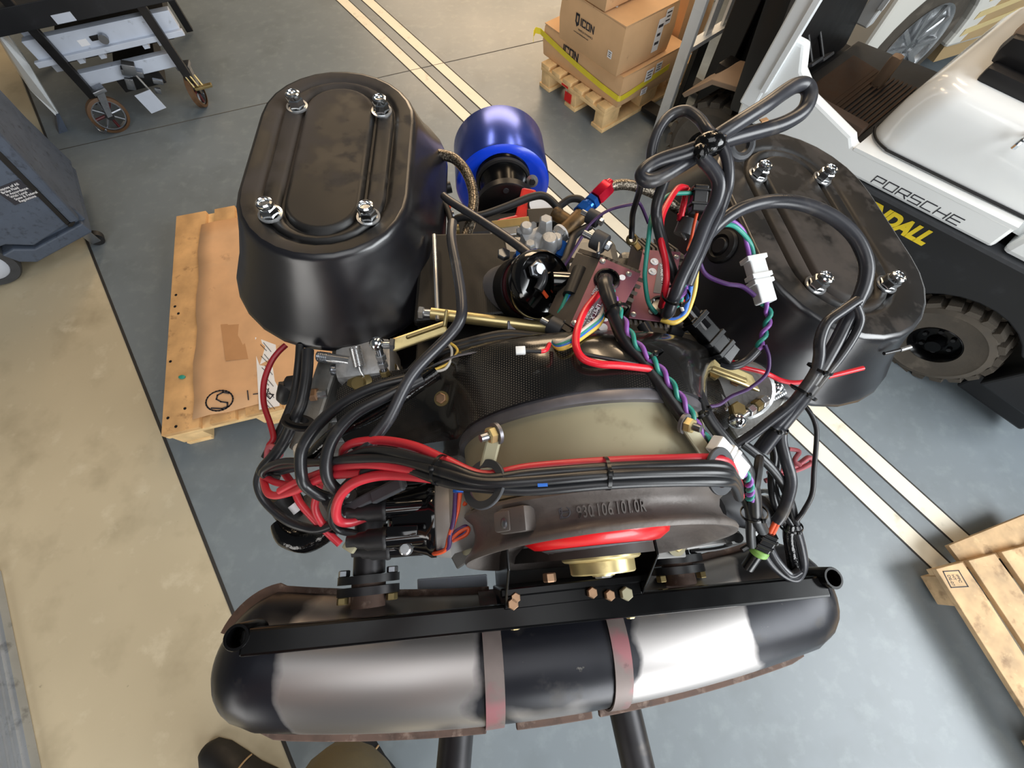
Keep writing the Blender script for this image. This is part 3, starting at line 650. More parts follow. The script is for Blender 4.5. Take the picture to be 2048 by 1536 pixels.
# ================================================================ the white car behind the forklift
cd_ = Vector((.92, .39, 0)).normalized(); cn = Vector((cd_.y, -cd_.x, 0)); cp = W(1825, 100, .285) - cd_ * .03; cp.z = 0; CM = basis(cp, cd_, cn * -1, (0, 0, 1))   # x along the car, y away from us
car = thing('car', 'white car with alloy wheel and painted cream reflections parked beyond the forklift', 'car', CM @ Vector((.6, .8, 0)))
wc = Vector((.03, 0, .285))
def cpoly(name, pts, y0, y1, m, bev=None): mb = MB(CM); mb.prism([(x, y0, z) for x, z in pts], (0, y1 - y0, 0)); return mb.build(name, m, car, smooth=0, bev=bev)
ar = [(wc.x + .335 * math.cos(a), wc.z + .335 * math.sin(a)) for a in [math.pi * (k / 16) * 1.12 - .19 for k in range(17)]]
cpoly('body_side', [(1.9, .20), ] + [(1.9, .68), (1.2, .74), (.5, .78), (0, .74), (-.36, .70), (-.42, .62), (-.42, .30)] + ar[::-1], 0, 1.6, mt('car_white'), bev=.02)
mb = MB(CM); mb.lathe(wc + Vector((0, .02, 0)), (0, 1, 0), [(.21, .0), (.30, .01), (.315, .03), (.315, .22), (.21, .22)], 40); mb.build('tyre', mt('tyre'), car)
mb = MB(CM); mb.lathe(wc + Vector((0, .015, 0)), (0, 1, 0), [(.215, .0), (.205, .004), (.19, .03), (.12, .05), (.05, .045), (0, .045)], 40); rm = mb.build('rim', mt('alloy_bright'), car)
for k in range(10):
    a = 2 * math.pi * k / 10; mb = MB(CM); mb.box(wc + Vector((.12 * math.cos(a), .03, .12 * math.sin(a))), (.16, .02, .022), Matrix.Rotation(-a, 4, 'Y'), bev=.004); mb.build('spoke', mt('alloy_bright'), rm)
mb = MB(CM); mb.box((0.03, .55, .55), (.9, .9, .62)); mb.build('wheel_housing', mt('black_dark'), car, smooth=0) if False else None
for k in range(5):  # curved reflections on the car's side, built as cream strips
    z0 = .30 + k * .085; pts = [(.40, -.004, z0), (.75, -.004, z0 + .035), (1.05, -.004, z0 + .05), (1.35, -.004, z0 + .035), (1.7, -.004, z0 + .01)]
    mb = MB(CM); up = Vector((0, 0, .016)); mb.loft([[Vector(p) - up * (1.2 - .2 * i), Vector(p) + up * (1.2 - .2 * i), Vector(p) + up + Vector((0, .003, 0)), Vector(p) - up + Vector((0, .003, 0))] for i, p in enumerate(pts)]); mb.build('cream_reflection', mt('cream'), car, label='curved cream reflection painted on the side')
cpoly('sill', [(.42, .12), (1.9, .12), (1.9, .21), (.40, .21)], .03, 1.5, mt('car_tan'))
cpoly('door_band', [(.46, .24), (1.88, .24), (1.88, .66), (1.0, .70), (.56, .62)], -.0015, .02, mt('car_tan'))

# ================================================================ the wheeled lift table, upper left
lo, ld = W(218, 253, 0), (W(396, 208, 0) - W(218, 253, 0)).normalized(); ln = Vector((-ld.y, ld.x, 0)); LM = basis(lo, ld, ln, (0, 0, 1))
lt = thing('lift_table', 'black and pale grey wheeled lift table at the top left of the floor', 'lift table', LM @ Vector((.33, .3, 0)))
def lbox(name, a, b, m, bev=.003): mb = MB(LM); mb.boxab(a, b); return mb.build(name, m, lt, smooth=0, bev=bev)
lbox('upper_beam', (-.03, -.02, .385), (.70, .03, .475), mt('lift_grey')); lbox('upper_beam_lip', (-.05, -.045, .365), (.71, -.02, .392), mt('lift_grey'))
lbox('lower_beam', (.07, .0, .215), (.56, .05, .285), mt('lift_grey'))
lbox('end_plate', (-.02, .03, .30), (.06, .06, .56), mt('lift_grey'))
for s in (.13, .24, .47, .55): lbox('beam_foot', (s, -.02, .335), (s + .03, .02, .37), mt('lift_grey'), .001)
lbox('table_top', (-.50, -.05, .545), (.78, .95, .605), mt('black_steel')); lbox('table_rim', (-.50, -.08, .53), (.78, -.05, .63), mt('chassis_black'))
for s, z0 in ((.055, .16), (.575, .15)):
    lbox('post', (s, -.075, z0), (s + .045, -.045, .95), mt('black_steel'))
for s, z0 in ((-.30, .02), (.575, .02)): lbox('rear_post', (s, .80, z0), (s + .045, .84, .56), mt('black_steel'))
lbox('under_frame', (.02, .10, .30), (.62, .85, .36), mt('black_dark')); lbox('under_block', (.20, .06, .12), (.44, .5, .20), mt('black_dark'))
mb = MB(LM); mb.cyl((.33, -.035, .43), (.33, -.06, .43), .022); mb.build('slot_bolt', mt('stud_grey'), lt)
mb = MB(LM); mb.box((.30, -.022, .43), (.07, .01, .022), bev=.004); mb.build('slot', mt('black_dark'), lt)
lbox('white_label', (.20, -.0215, .405), (.245, -.0205, .435), mt('paper'), .0005)
lbox('blue_label', (.20, -.085, .535), (.29, -.081, .572), mt('lift_grey'), .0005)
for c, d in (((.335, -.02, .25), (.10, .05, .03)), ((.34, -.04, .28), (.06, .05, .05)), ((.29, -.05, .21), (.04, .02, .06)), ((.43, -.05, .19), (.05, .02, .025)), ((.40, -.06, .15), (.03, .02, .03))):
    mb = MB(LM); mb.box(c, d, Matrix.Rotation(.4, 4, 'Y'), bev=.004); mb.build('latch_piece', mt('stud_grey'), lt)
mb = MB(LM); mb.cyl((.345, -.05, .27), (.36, -.055, .15), .006); mb.build('pull_rod', mt('alloy_bright'), lt)
mb = MB(LM); mb.box((.335, -.10, .125), (.095, .004, .11), Matrix.Rotation(-.12, 4, 'Y')); mb.build('tag_plate', mt('lift_grey'), lt, smooth=0)
def caster(c, r, ang, parent, M, mtl, spokes=True, w=.035):
    ax = Vector((math.sin(ang), -math.cos(ang), 0)); c = Vector(c); mb = MB(M)
    mb.lathe(c - ax * w / 2, ax, [(r * .84, 0), (r, .004), (r, w - .004), (r * .84, w)], 32); wh = mb.build('caster_wheel', mt('rust_brown') if spokes else mt('rubber'), parent)
    mb = MB(M); mb.lathe(c - ax * w * .3, ax, [(r * .84, 0), (r * .76, 0), (r * .76, w * .6), (r * .84, w * .6)], 32); mb.build('caster_rim', mt('stud_grey'), wh)
    if spokes:
        x = Vector((ax.y, -ax.x, 0))
        for k in range(8):
            a = 2 * math.pi * k / 8; d = x * math.cos(a) + Vector((0, 0, 1)) * math.sin(a); mb = MB(M); mb.cyl(c + d * r * .2, c + d * r * .8, .008, 8); mb.build('spoke', mt('wheel_maroon') if k % 3 == 0 else mt('stud_grey'), wh)
    mb = MB(M); mb.cyl(c - ax * w * .7, c + ax * w * .7, r * .22); mb.build('hub', mt('black_steel'), wh)
    t_ = Vector((ax.y, -ax.x, 0)); top = c + t_ * (-r * .5) + Vector((0, 0, r * 1.25))
    for sgn in (-1, 1):
        mb = MB(M); a_, b_ = c + ax * sgn * w * .75, top + ax * sgn * w * .75; q = t_ * .014; mb.prism([a_ - q, a_ + q, b_ + q * 1.6, b_ - q * 1.6], ax * .004); mb.build('caster_fork', mt('stud_grey'), parent, smooth=0)
    mb = MB(M); mb.box(top, (.07, .07, .02), Matrix.Rotation(ang, 4, 'Z'), bev=.003); mb.build('caster_plate', mt('stud_grey'), parent)
caster((.075, -.07, .098), .098, .35, lt, LM, None); caster((.585, -.03, .092), .092, 1.35, lt, LM, None)
lbox('brake_pedal', (.60, -.12, .13), (.70, -.09, .145), mt('gold_dull'))
for k in range(3):
    mb = MB(LM); mb.cyl((.60 + k * .025, -.10, .14), (.585 + k * .025, -.07, .19), .005); mb.build('pedal_rod', mt('gold_zinc'), lt)
mb = MB(LM); mb.tube([(.02, -.09, .13), (-.01, -.10, .11), (-.02, -.11, .06), (.0, -.12, .04), (.02, -.12, .05)], .006); mb.build('brake_lever', mt('stud_grey'), lt)
# the white-edged machine between the lift table and the blue-grey cart
wp0, wp1 = W(128, 236, .0), W(40, 150, .25)
t = thing('panel', 'narrow white panel standing between the lift table and the blue-grey cart', 'panel', (wp0.x, wp0.y, 0))
a, b = W(126, 246, .01), W(118, 225, .06)
mb = MB(); p = [W(119, 230, .05), W(112, 232, .05), W(60, 180, .20), W(20, 120, .34), W(-20, 50, .55), W(8, 60, .55), W(60, 132, .33), W(76, 160, .26)]
mb.prism(p, Vector((-.03, .04, -.01))); mb.build('white_sheet', mt('white_paint'), t, smooth=0, bev=.004)
mb = MB(); p = [W(136, 262, .0), W(118, 268, .0), W(112, 228, .06), W(119, 228, .06)]; mb.prism(p, Vector((-.04, .05, 0))); mb.build('foot', mt('cart_grey'), t, smooth=0)

# ================================================================ the blue-grey plastic cart at the left edge
ba = math.radians(211); bd = Vector((math.cos(ba), math.sin(ba), 0)); bn = Vector((-bd.y, bd.x, 0)); bo = W(185, 470, .1); bo.z = 0
BM = basis(bo, bd, bn, (0, 0, 1))     # x to the left along the front, y towards us, z up
bc = thing('service_cart', 'blue-grey moulded service cart with a disposal label at the left picture edge', 'cart', BM @ Vector((.4, -.25, 0)))
def bpoly(name, pts, y0, y1, m, bev=.008, label=None): mb = MB(BM); mb.prism([(x, y0, z) for x, z in pts], (0, y1 - y0, 0)); return mb.build(name, m, bc, smooth=0, bev=bev, label=label)
bpoly('body', [(-.03, .16), (.22, .14), (.30, .19), (.36, .20), (.80, .20), (.80, 1.02), (-.11, 1.02), (-.04, .40)], -.03, -.52, mt('cart_grey'))
bpoly('base_lip', [(-.012, .112), (.29, .068), (.34, .10), (.36, .16), (.30, .17), (.24, .135), (-.012, .172)], .0, -.52, mt('cart_grey'))
bpoly('front_panel', [(.040, .19), (.225, .15), (.30, .20), (.80, .21), (.80, 1.0), (-.055, 1.0), (-.02, .55)], .0, -.06, mt('cart_grey'))
bpoly('side_column', [(-.02, .185), (.024, .185), (-.036, .55), (-.075, 1.0), (-.135, 1.0), (-.10, .62), (-.045, .32)], .006, -.10, mt('cart_grey'), .014)
bpoly('groove', [(.040, .19), (.024, .178), (-.040, .55), (-.080, 1.0), (-.052, 1.0), (-.016, .55)], .003, -.02, mt('black_dark'), .001)
bpoly('groove_foot', [(.040, .185), (.026, .178), (.0, .192), (.0, .198), (.03, .195)], .008, -.02, mt('black_dark'), .001)
bpoly('label_plate', [(.006, .352), (.112, .348), (.112, .434), (.006, .440)], .002, -.001, mt('marker'), .0005, 'dark label plate')
for k, s_ in enumerate(('Dispose of All', 'Brake Fluid', 'In Accordance', 'With Local', 'State & Federal', 'Regulations')):
    lettering(s_, BM @ Vector((.106 - .004 * k, .0035, .421 - k * .0135)), -bd, (0, 0, 1), .0148, mt('paper'), bc, 'label_text', .0006, bold=.012)
mb = MB(BM); c = Vector((.475, -.02, .125)); mb.lathe(c, (0, -1, 0), [(.085, .0), (.118, .0), (.125, .01), (.125, .05), (.085, .05)], 36); mb.build('wheel_tyre', mt('rubber_grey'), bc)
mb = MB(BM); mb.lathe(c, (0, -1, 0), [(.0, -.012), (.05, -.010), (.08, -.002), (.086, .004), (.086, .04), (0, .04)], 36); mb.build('wheel_disc', mt('lift_grey'), bc)
cc = BM.inverted() @ W(178, 492, .035); mb = MB(BM); mb.cyl((.03, -.05, .034), (.03, -.085, .034), .034, 20); mb.build('caster_wheel', mt('rubber'), bc)
mb = MB(BM); mb.box((.03, -.03, .075), (.045, .012, .075), bev=.003); mb.build('caster_fork', mt('stud_grey'), bc)
mb = MB(BM); mb.box((.03, -.067, .112), (.06, .07, .012), bev=.003); mb.build('caster_plate', mt('stud_grey'), bc)
# ================================================================ the engine: one thing, its assemblies as parts
eng = thing('engine', 'flat-six car engine with twin black air filters and a long muffler, centre of the floor', 'engine', (.09, .33, 0))
def EB(): return MB(EM)
def ebox(name, a, b, m, par=None, bev=.003): mb = EB(); mb.boxab(a, b); return mb.build(name, mt(m), par or eng, smooth=0, bev=bev)
def ecyl(name, a, b, r, m, par=None, n=20, r2=None, bev=0.0): mb = EB(); mb.cyl(a, b, r, n, r2, bev); return mb.build(name, mt(m), par or eng)
def wcyl(name, a, b, r, m, par=None, n=16, r2=None, bev=0.0): mb = MB(); mb.cyl(a, b, r, n, r2, bev); return mb.build(name, mt(m), par or eng)
def whex(name, o, ax, r, h, m, par=None): mb = MB(); mb.hexnut(o, ax, r, h); return mb.build(name, mt(m), par or eng, smooth=25)
def wbox(name, a, b, w, h, m, par=None, up=(0, 0, 1), bev=.002):     # a bar from a to b, w wide, h high
    a, b = Vector(a), Vector(b); x = (b - a); l = x.length; x.normalize(); y = Vector(up).cross(x).normalized(); z = x.cross(y)
    mb = MB(basis((a + b) / 2, x, y, z)); mb.box((0, 0, 0), (l, w, h)); return mb.build(name, mt(m), par or eng, smooth=0, bev=bev)
# crankcase, heads, stand
cc = ebox('crankcase', (-.17, .075, -.38), (.15, .50, -.06), 'cast_alloy', bev=.02)
for k in range(6): ebox('case_rib', (-.17 + k * .062, .068, -.36), (-.155 + k * .062, .08, -.06), 'cast_alloy', cc)
for sx in (-1, 1):
    x0, x1 = (-.335, -.19) if sx < 0 else (.17, .30)
    hd = ebox('cylinder_head', (x0, .14, -.30), (x1, .50, -.10), 'cast_alloy', bev=.01)
    for k in range(12): ebox('cooling_fin', (x0 + .01,   .15 + k * .029, -.31), (x1 - .01, .156 + k * .029, -.09), 'aluminium', hd, .001)
for x0, x1 in ((-.35, -.18), (.16, .32)): ebox('heat_exchanger', (x0, .10, -.40), (x1, .50, -.32), 'pipe_dark', bev=.03)
ebox('engine_tin', (-.28, .12, -.085), (.25, .46, -.075), 'shroud_black', bev=.002)
st_ = thing('engine_stand', 'black steel stand hidden under the engine', 'stand', (EO.x - .03, EO.y + .34, 0))
for sx in (-.09, .09):
    for sy in (.20, .44):
        mb = MB(); a = EM @ Vector((sx, sy, -.39)); mb.box((a.x, a.y, a.z / 2 + .02), (.05, .05, a.z - .04)); mb.build('leg', mt('black_steel'), st_, smooth=0, bev=.003)
        mb = MB(); mb.box((a.x, a.y, .02), (.09, .09, .04), bev=.006); mb.build('foot', mt('rubber'), st_)
mb = MB(); c = EM @ Vector((0, .32, -.41)); mb.box((c.x, c.y, .55), (.25, .30, .05)); mb.build('shelf', mt('black_steel'), st_, smooth=0)

# fan housing ring with its groove, lug and cast number
mb = MB(); mb.lathe((0, 0, 0), (0, 1, 0), [(.120, .036), (.140, .032), (.1455, .030), (.1465, .027), (.144, .024), (.1375, .020), (.1350, .014), (.1365, .008), (.142, .003), (.1465, .0), (.1475, -.003), (.146, -.006), (.140, -.005), (.128, .004), (.10, .008), (.05, .010)], 96)
mb.v = [EM @ (v - Vector((0, .10 * (.147 - v.z) * min(1, max(0, (.022 - v.y) / .022)), 0))) for v in mb.v]
fr = mb.build('fan_housing_ring', mt('ring_grey'), eng, smooth=50)
def ringM(th, r, y):          # th measured from the top towards the right
    d = Vector((math.sin(th), 0, math.cos(th))); t = Vector((math.cos(th), 0, -math.sin(th))); return d, t, d * r + Vector((0, y, 0))
d, t, p = ringM(math.radians(-45), .139, .012); Mr = EM @ basis(p, t, (0, 1, 0), d)
mb = MB(Mr); mb.box((0, 0, .004), (.030, .022, .018), bev=.003); lg = mb.build('lug', mt('ring_grey'), fr)
mb = MB(Mr); mb.box((-.010, 0, .008), (.018, .018, .014), bev=.003); mb.build('lug_block', mt('ring_grey'), fr)
mb = MB(Mr); mb.sphere((-.006, -.002, .016), .0035, 10, (1, 1.4, .5)); mb.build('lug_plug', mt('stud_grey'), fr)
txt = '930.106.101.0R'; a0 = -.425
for k, ch in enumerate(txt):
    a0 += .021 if ch == '.' else .036
    d, t, p = ringM(a0 + .012, .1358, .0135); o = EM @ (p - Vector((0, .0062, 0)) - t * .003)
    x_ = EM.to_3x3() @ t; y_ = (EM.to_3x3() @ (Vector((0, 1, 0)) + d * .10)).normalized()
    lettering(ch, o, x_, y_, .0142, mt('ring_grey'), fr, 'cast_number', .0026, bold=.01, squash=.62)
    if ch == '.': a0 -= .010
d, t, p = ringM(-.475, .1360, .0135); mb = MB(EM); mb.torus(p, d, .0045, .0007, 20, 6); mb.tube([p - t * .004, p + t * .004], .0007, 6, 1); mb.build('foundry_mark', mt('disc_grey'), fr)
d, t, p = ringM(-.515, .1360, .0125); lettering('2', EM @ (p - Vector((0, .004, 0))), EM.to_3x3() @ t, EM.to_3x3() @ Vector((0, 1, 0)), .012, mt('disc_grey'), fr, 'cast_number', .0018, squash=.7)
# red fan hub, belt, gold pulley
mb = EB(); mb.lathe((0, 0, 0), (0, 1, 0), [(.03, -.014), (.052, -.0155), (.070, -.013), (.081, -.006), (.084, .002), (.080, .012), (.05, .014)], 64); mb.build('fan_hub', mt('fan_red'), eng, smooth=60)
mb = EB(); mb.lathe((0, 0, 0), (0, 1, 0), [(.062, -.0145), (.056, -.0175), (.053, -.024), (.02, -.026)], 48); mb.build('hub_plate', mt('disc_grey'), eng)
mb = EB(); mb.lathe((.003, 0, 0), (0, 1, 0), [(.0, -.044), (.012, -.045), (.014, -.0425), (.034, -.0425), (.0355, -.041), (.036, -.030), (.041, -.029), (.0435, -.027), (.0435, -.024), (.040, -.022), (.036, -.020)], 56); pu = mb.build('pulley', mt('gold_zinc'), eng, smooth=35)
mb = EB(); mb.hexnut((.003, -.043, 0), (0, -1, 0), .010, .004); mb.build('pulley_nut', mt('alloy_bright'), pu, smooth=25)
loop = []
c2, r1, r2 = Vector((-.045, 0, -.215)), .055, .062
for k in range(15): a = math.radians(-8 + 196 * k / 14); loop.append(Vector((.003 + r1 * math.cos(a), 0, r1 * math.sin(a))))
for k in range(15): a = math.radians(188 + 164 * k / 14); loop.append(c2 + Vector((r2 * math.cos(a), 0, r2 * math.sin(a))))
mb = EB(); ri = []
for k, p in enumerate(loop + loop[:1]):
    c = Vector((.003, 0, 0)) if (k % len(loop)) < 15 else c2; n = (p - c).normalized()
    ri.append([p + Vector((0, -.0235, 0)), p + n * .004 + Vector((0, -.0250, 0)), p + n * .004 + Vector((0, -.0080, 0)), p + Vector((0, -.0095, 0))])
mb.loft(ri, caps=False); mb.build('drive_belt', mt('belt_rubber'), eng, smooth=30)
mb = EB(); mb.lathe(c2, (0, 1, 0), [(.0, -.02), (.03, -.024), (.064, -.022), (.068, -.008), (.05, -.002), (0, -.002)], 40); mb.build('crank_pulley', mt('black_steel'), eng)
# the pale alloy fan body, its clamp band, the two brackets with bolts
mb = EB(); mb.lathe((0, 0, 0), (0, 1, 0), [(.126, .030), (.1385, .034), (.1405, .05), (.1415, .09), (.1425, .108), (.12, .110)], 96); mb.build('fan_body', mt('olive_alloy'), eng, smooth=40)
mb = EB(); mb.lathe((0, 0, 0), (0, 1, 0), [(.1425, .104), (.1475, .105), (.1485, .112), (.146, .119), (.14, .120)], 96, math.radians(10)); mb.build('clamp_band', mt('clamp_steel'), eng, smooth=40)
for (px, py), (qx, qy), nm in (((990, 868), (968, 958), 'l'), ((1372, 848), (1425, 925), 'r')):
    a, b = EW(px, py, .150), EW(qx, qy, .135 if nm == 'l' else .125)
    br = wbox('guide_bracket', a, b, .013, .004, 'olive_alloy', eng, (0, -.3, 1), .002)
    ax = (Vector((-.75, -.35, .35)) if nm == 'l' else Vector((.55, -.45, .5))).normalized()
    whex('bracket_nut', a, ax, .0072, .007, 'gold_zinc', br); wcyl('bracket_stud', a, a + ax * .014, .004, 'stud_grey', br, 12, .0034)
    mb = MB(); mb.lathe(a - ax * .003, ax, [(.0, 0), (.0095, 0), (.0095, .003), (0, .003)], 24); mb.build('washer', mt('clamp_steel'), br)

# fan shroud: carbon dome between the ring and the rear tin
def dome(y, w, zt, z0, X0, X1, n=41, p=2.2, q=.55):
    out = []
    for k in range(n):
        x = X0 + (X1 - X0) * k / (n - 1); u = abs(x) / w
        f = max(0.0, 1 - u ** p) ** q if u < 1 else 0.0
        out.append(Vector((x, y, z0 + (zt - z0) * f - (.05 * (u - 1) if u > 1 else 0))))
    return out
secs = [(.116, .150, .1485, .010, -.27, .21), (.128, .152, .1500, .012, -.285, .225), (.145, .158, .1495, .008, -.295, .24), (.165, .170, .147, .004, -.30, .25), (.185, .19, .136, .0, -.30, .26), (.200, .20, .110, -.004, -.30, .26), (.212, .205, .070, -.008, -.29, .26), (.220, .21, .02, -.012, -.28, .25)]
mb = EB(); mb.loft([dome(*s) for s in secs], closed=False, caps=False); sh = mb.build('fan_shroud', mt('carbon'), eng, smooth=80)
mb = EB(); fl = dome(.116, .150, .1485, .010, -.27, .21); mb.loft([[v + Vector((0, 0, 0)) for v in fl], [Vector((v.x, .112, min(v.z - .03, .0) - .03)) for v in fl]], closed=False, caps=False); mb.build('shroud_skirt', mt('shroud_black'), sh, smooth=80)
p = EM.inverted() @ W(884, 797, 1.325); mb = EB(); mb.hexnut(p, Vector((-.35, -.2, .9)), .0062, .005); mb.build('shroud_bolt', mt('copper'), sh, smooth=25)
mb = EB(); mb.lathe(p - Vector((0, 0, .001)), Vector((-.35, -.2, .9)), [(0, 0), (.0085, 0), (.0085, .002), (0, .002)], 20); mb.build('washer', mt('gold_dull'), sh)
mb = EB(); mb.tube([EM.inverted() @ W(*q) for q in ((850, 740, 1.335), (920, 710, 1.357), (1040, 697, 1.376), (1150, 698, 1.377), (1250, 712, 1.366))], .0014, 6); mb.build('shroud_seam', mt('stud_grey'), sh)
# rear carbon plates
mb = EB(); mb.prism([(-.20, .21, .0), (.22, .20, -.01), (.20, .36, -.02), (.02, .42, -.02), (-.19, .42, -.01)], (0, 0, -.006)); pl = mb.build('rear_tin', mt('carbon_dull'), eng, smooth=0, bev=.002)
mb = EB(); mb.prism([(-.20, .27, .022), (-.19, .425, .012), (-.07, .425, .018), (-.06, .28, .026)], (0, 0, -.015)); mb.build('carbon_cover', mt('carbon_dull'), pl, smooth=0, bev=.004)
for q in ((1007, 512), (1147, 540)): mb = MB(); a = EW(*q, .058); mb.hexnut(a, EM.to_3x3() @ Vector((0, 0, 1)), .009, .007); mb.build('cover_bolt', mt('stud_grey'), pl, smooth=25)
a, b = EW(868, 470, .03), EW(875, 640, .03); wcyl('cover_edge', a, b, .003, 'alloy_bright', eng, 8)

# ---------------------------------------------------------------- air filters
def stad(hw, hl, z, cy=.012, n=14):
    out = []; r = min(hw, hl)
    for cx, c_y, a0 in ((0, hl - r, 0), (0, -(hl - r), 180)):
        for k in range(n + 1):
            a = math.radians(a0 + 180 * k / n); out.append(Vector((cx + r * math.cos(a), cy + c_y + r * math.sin(a), z)))
    for k in range(6): pass
    A, B = out[n], out[n + 1]; C_, D = out[-1], out[0]
    e1 = [A.lerp(B, (k + 1) / 6) for k in range(5)]; e2 = [C_.lerp(D, (k + 1) / 6) for k in range(5)]
    return out[:n + 1] + e1 + out[n + 1:] + e2
def filt(c, yaw, roll, label, ex=0.0, ey=0.0, dx_=0.0):
    M = Matrix.Translation(Vector(c)) @ Matrix.Rotation(math.radians(yaw), 4, 'Z') @ Matrix.Rotation(math.radians(roll), 4, 'Y') @ Matrix.Translation((0, 0, -.016))
    lidp = [(.100, .171, .0), (.0845, .160, .0), (.0800, .156, -.002), (.0775, .1535, -.0055), (.0755, .1515, -.0055), (.0735, .1495, -.001), (.0715, .1475, .0), (.0565, .1465, .0), (.0535, .1430, -.001), (.0510, .1400, -.006), (.0480, .137, -.006), (.0450, .1335, .000), (.0420, .1305, .0015)]
    lidp[0] = (lidp[0][0] + ex, lidp[0][1] + ey, 0)
    mb = MB(M); sh_ = lambda R, k=1.0: [v + Vector((dx_ * k, 0, 0)) for v in R]; rings = [sh_(stad(a, b, z), 1.0 if i_ == 0 else 0.0) for i_, (a, b, z) in enumerate(lidp)]; mb.loft(rings, caps=False)
    top = stad(.040, .1285, .0015); mb.loft([rings[-1], top, [Vector((0, v.y, .0015)) for v in top]], caps=False)
    wallp = [(.100, .171, .0), (.1035, .1755, -.0012), (.1065, .179, -.005), (.1085, .1815, -.011), (.117, .197, -.036), (.128, .217, -.064), (.1385, .236, -.084), (.1430, .2435, -.092), (.1455, .2470, -.097), (.145, .2465, -.101), (.142, .2435, -.103), (.134, .235, -.103), (.10, .18, -.102)]
    wallp = [(a + ex, b + ey * max(0, 1 + z / .10), z) for a, b, z in wallp]
    mb2 = MB(M); mb2.loft([sh_(stad(a, b, z)) for a, b, z in wallp], caps=False)
    mb2.loft([sh_(stad(.134 + ex, .235, -.103)), sh_(stad(.134 + ex, .235, -.106))], caps=True)
    body = mb2.build('air_filter', mt('filter_black'), eng, smooth=60, label=label)
    lid = mb.build('filter_lid', mt('lid_black'), body, smooth=60, label='dusty black lid with two oval grooves')
    nz = M.to_3x3() @ Vector((0, 0, 1))
    nut = MB(); nut.lathe((0, 0, 0), (0, 0, 1), [(.0, .0), (.0145, .0), (.0145, .0018), (.0115, .0022)], 24); wsh = proto(nut, 'washer', mt('alloy_bright'))
    nut = MB(); nut.hexnut((0, 0, .0015), (0, 0, 1), .0112, .0125); nm = proto(nut, 'lock_nut', mt('chrome'), 25)
    nut = MB(); nut.lathe((0, 0, .0135), (0, 0, 1), [(.0092, 0), (.0098, .002), (.0094, .0055), (.0072, .0068), (.0060, .0055), (.0056, .0035), (0, .0035)], 24); cl = proto(nut, 'nut_collar', mt('chrome'))
    for sx in (-.058, .058):
        for sy in (-.100, .100):
            Mi = M @ Matrix.Translation((sx, sy, .0))
            inst(wsh, 'washer', body, Mi); inst(nm, 'lock_nut', body, Mi @ Matrix.Rotation(sx * 9, 4, 'Z')); inst(cl, 'nut_collar', body, Mi)
    return body, M
fL, ML_ = filt((-.239, .491, 1.379), 2.4, 4.6, 'black oval air filter on the left bank')
fR, MR_ = filt((.437, .435, 1.314), 8.0, 9.7, 'black oval air filter on the right bank', .026, .017, .008)
mb = MB(); n = (MR_.to_3x3() @ Vector((-1, 0, .33))).normalized(); c = hit(1440, 492, MR_ @ Vector((-.146, 0, -.055)), n); mb.lathe(c, n, [(.0, .004), (.010, .004), (.013, .0), (.016, .003), (.022, .001), (.024, -.004)], 28); mb.build('filter_grommet', mt('rubber'), fR)
a, b = W(1772, 706, 1.262), W(1822, 690, 1.262)
# intakes under the filters
for M, nm in ((ML_, 'l'), (MR_, 'r')):
    for y in (-.10, .02, .14):
        mb = MB(M); mb.lathe((0, y, -.105), (0, 0, -1), [(.045, 0), (.034, .012), (.030, .05), (.032, .14), (.036, .20)], 24); mb.build('intake_trumpet', mt('cast_alloy'), eng)
    mb = MB(M); mb.box((0, .02, -.20), (.10, .34, .03), bev=.008); mb.build('intake_flange', mt('cast_alloy'), eng)

# ---------------------------------------------------------------- left carburettor and its levers
cb = None
mb = MB(); c = W(740, 735, 1.235); mb.box(c, (.075, .055, .065), Matrix.Rotation(.15, 4, 'Z'), bev=.012); cb = mb.build('carburettor', mt('cast_light'), eng)
def coil(a, b, r, wr, turns, m, par, name='spring'):
    a, b = Vector(a), Vector(b); x, y, z = onto(b - a); P = [a + (b - a) * (k / (turns * 10)) + (x * math.cos(2 * math.pi * k / 10) + y * math.sin(2 * math.pi * k / 10)) * r for k in range(turns * 10 + 1)]
    mb = MB(); mb.tube(P, wr, 5, 1); return mb.build(name, mt(m), par)
coil(W(710, 694, 1.285), W(719, 733, 1.275), .0068, .0011, 13, 'alloy_bright', cb)
mb = MB(); mb.tube([W(719, 733, 1.275), W(722, 742, 1.27), W(727, 752, 1.265), W(722, 762, 1.26)], .0014, 6); mb.build('spring_hook', mt('alloy_bright'), cb)
for (a, b, z) in (((637, 713), (700, 722), 1.265), ((664, 740), (714, 740), 1.255)):
    wcyl('idle_screw', W(*a, z), W(*b, z), .0065, 'alloy_bright', cb, 12); coil(W(*a, z), W((a[0] * 2 + b[0]) / 3, (a[1] * 2 + b[1]) / 3, z), .0062, .0013, 6, 'stud_grey', cb)
mb = MB(); c = W(719, 768, 1.26); mb.lathe(c, (-.1, -.2, 1), [(0, .006), (.008, .006), (.010, .002), (.017, .0), (.017, -.004), (0, -.004)], 24); mb.build('throttle_lever_boss', mt('gold_dull'), cb)
mb = MB(); mb.prism([W(*q, 1.258) for q in ((702, 766), (718, 752), (760, 750), (790, 742), (793, 752), (760, 766), (735, 780), (712, 783))], (0, 0, -.004)); mb.build('throttle_lever', mt('cast_alloy'), cb, smooth=0, bev=.001)
mb = MB(); mb.prism([W(*q, 1.24) for q in ((742, 700), (780, 700), (801, 742), (795, 752), (775, 756), (740, 752))], (0, 0, -.006)); mb.build('carburettor_flange', mt('cast_light'), cb, smooth=0, bev=.002)
whex('flange_nut', W(785, 737, 1.243), (0, 0, 1), .007, .007, 'gold_dull', cb)
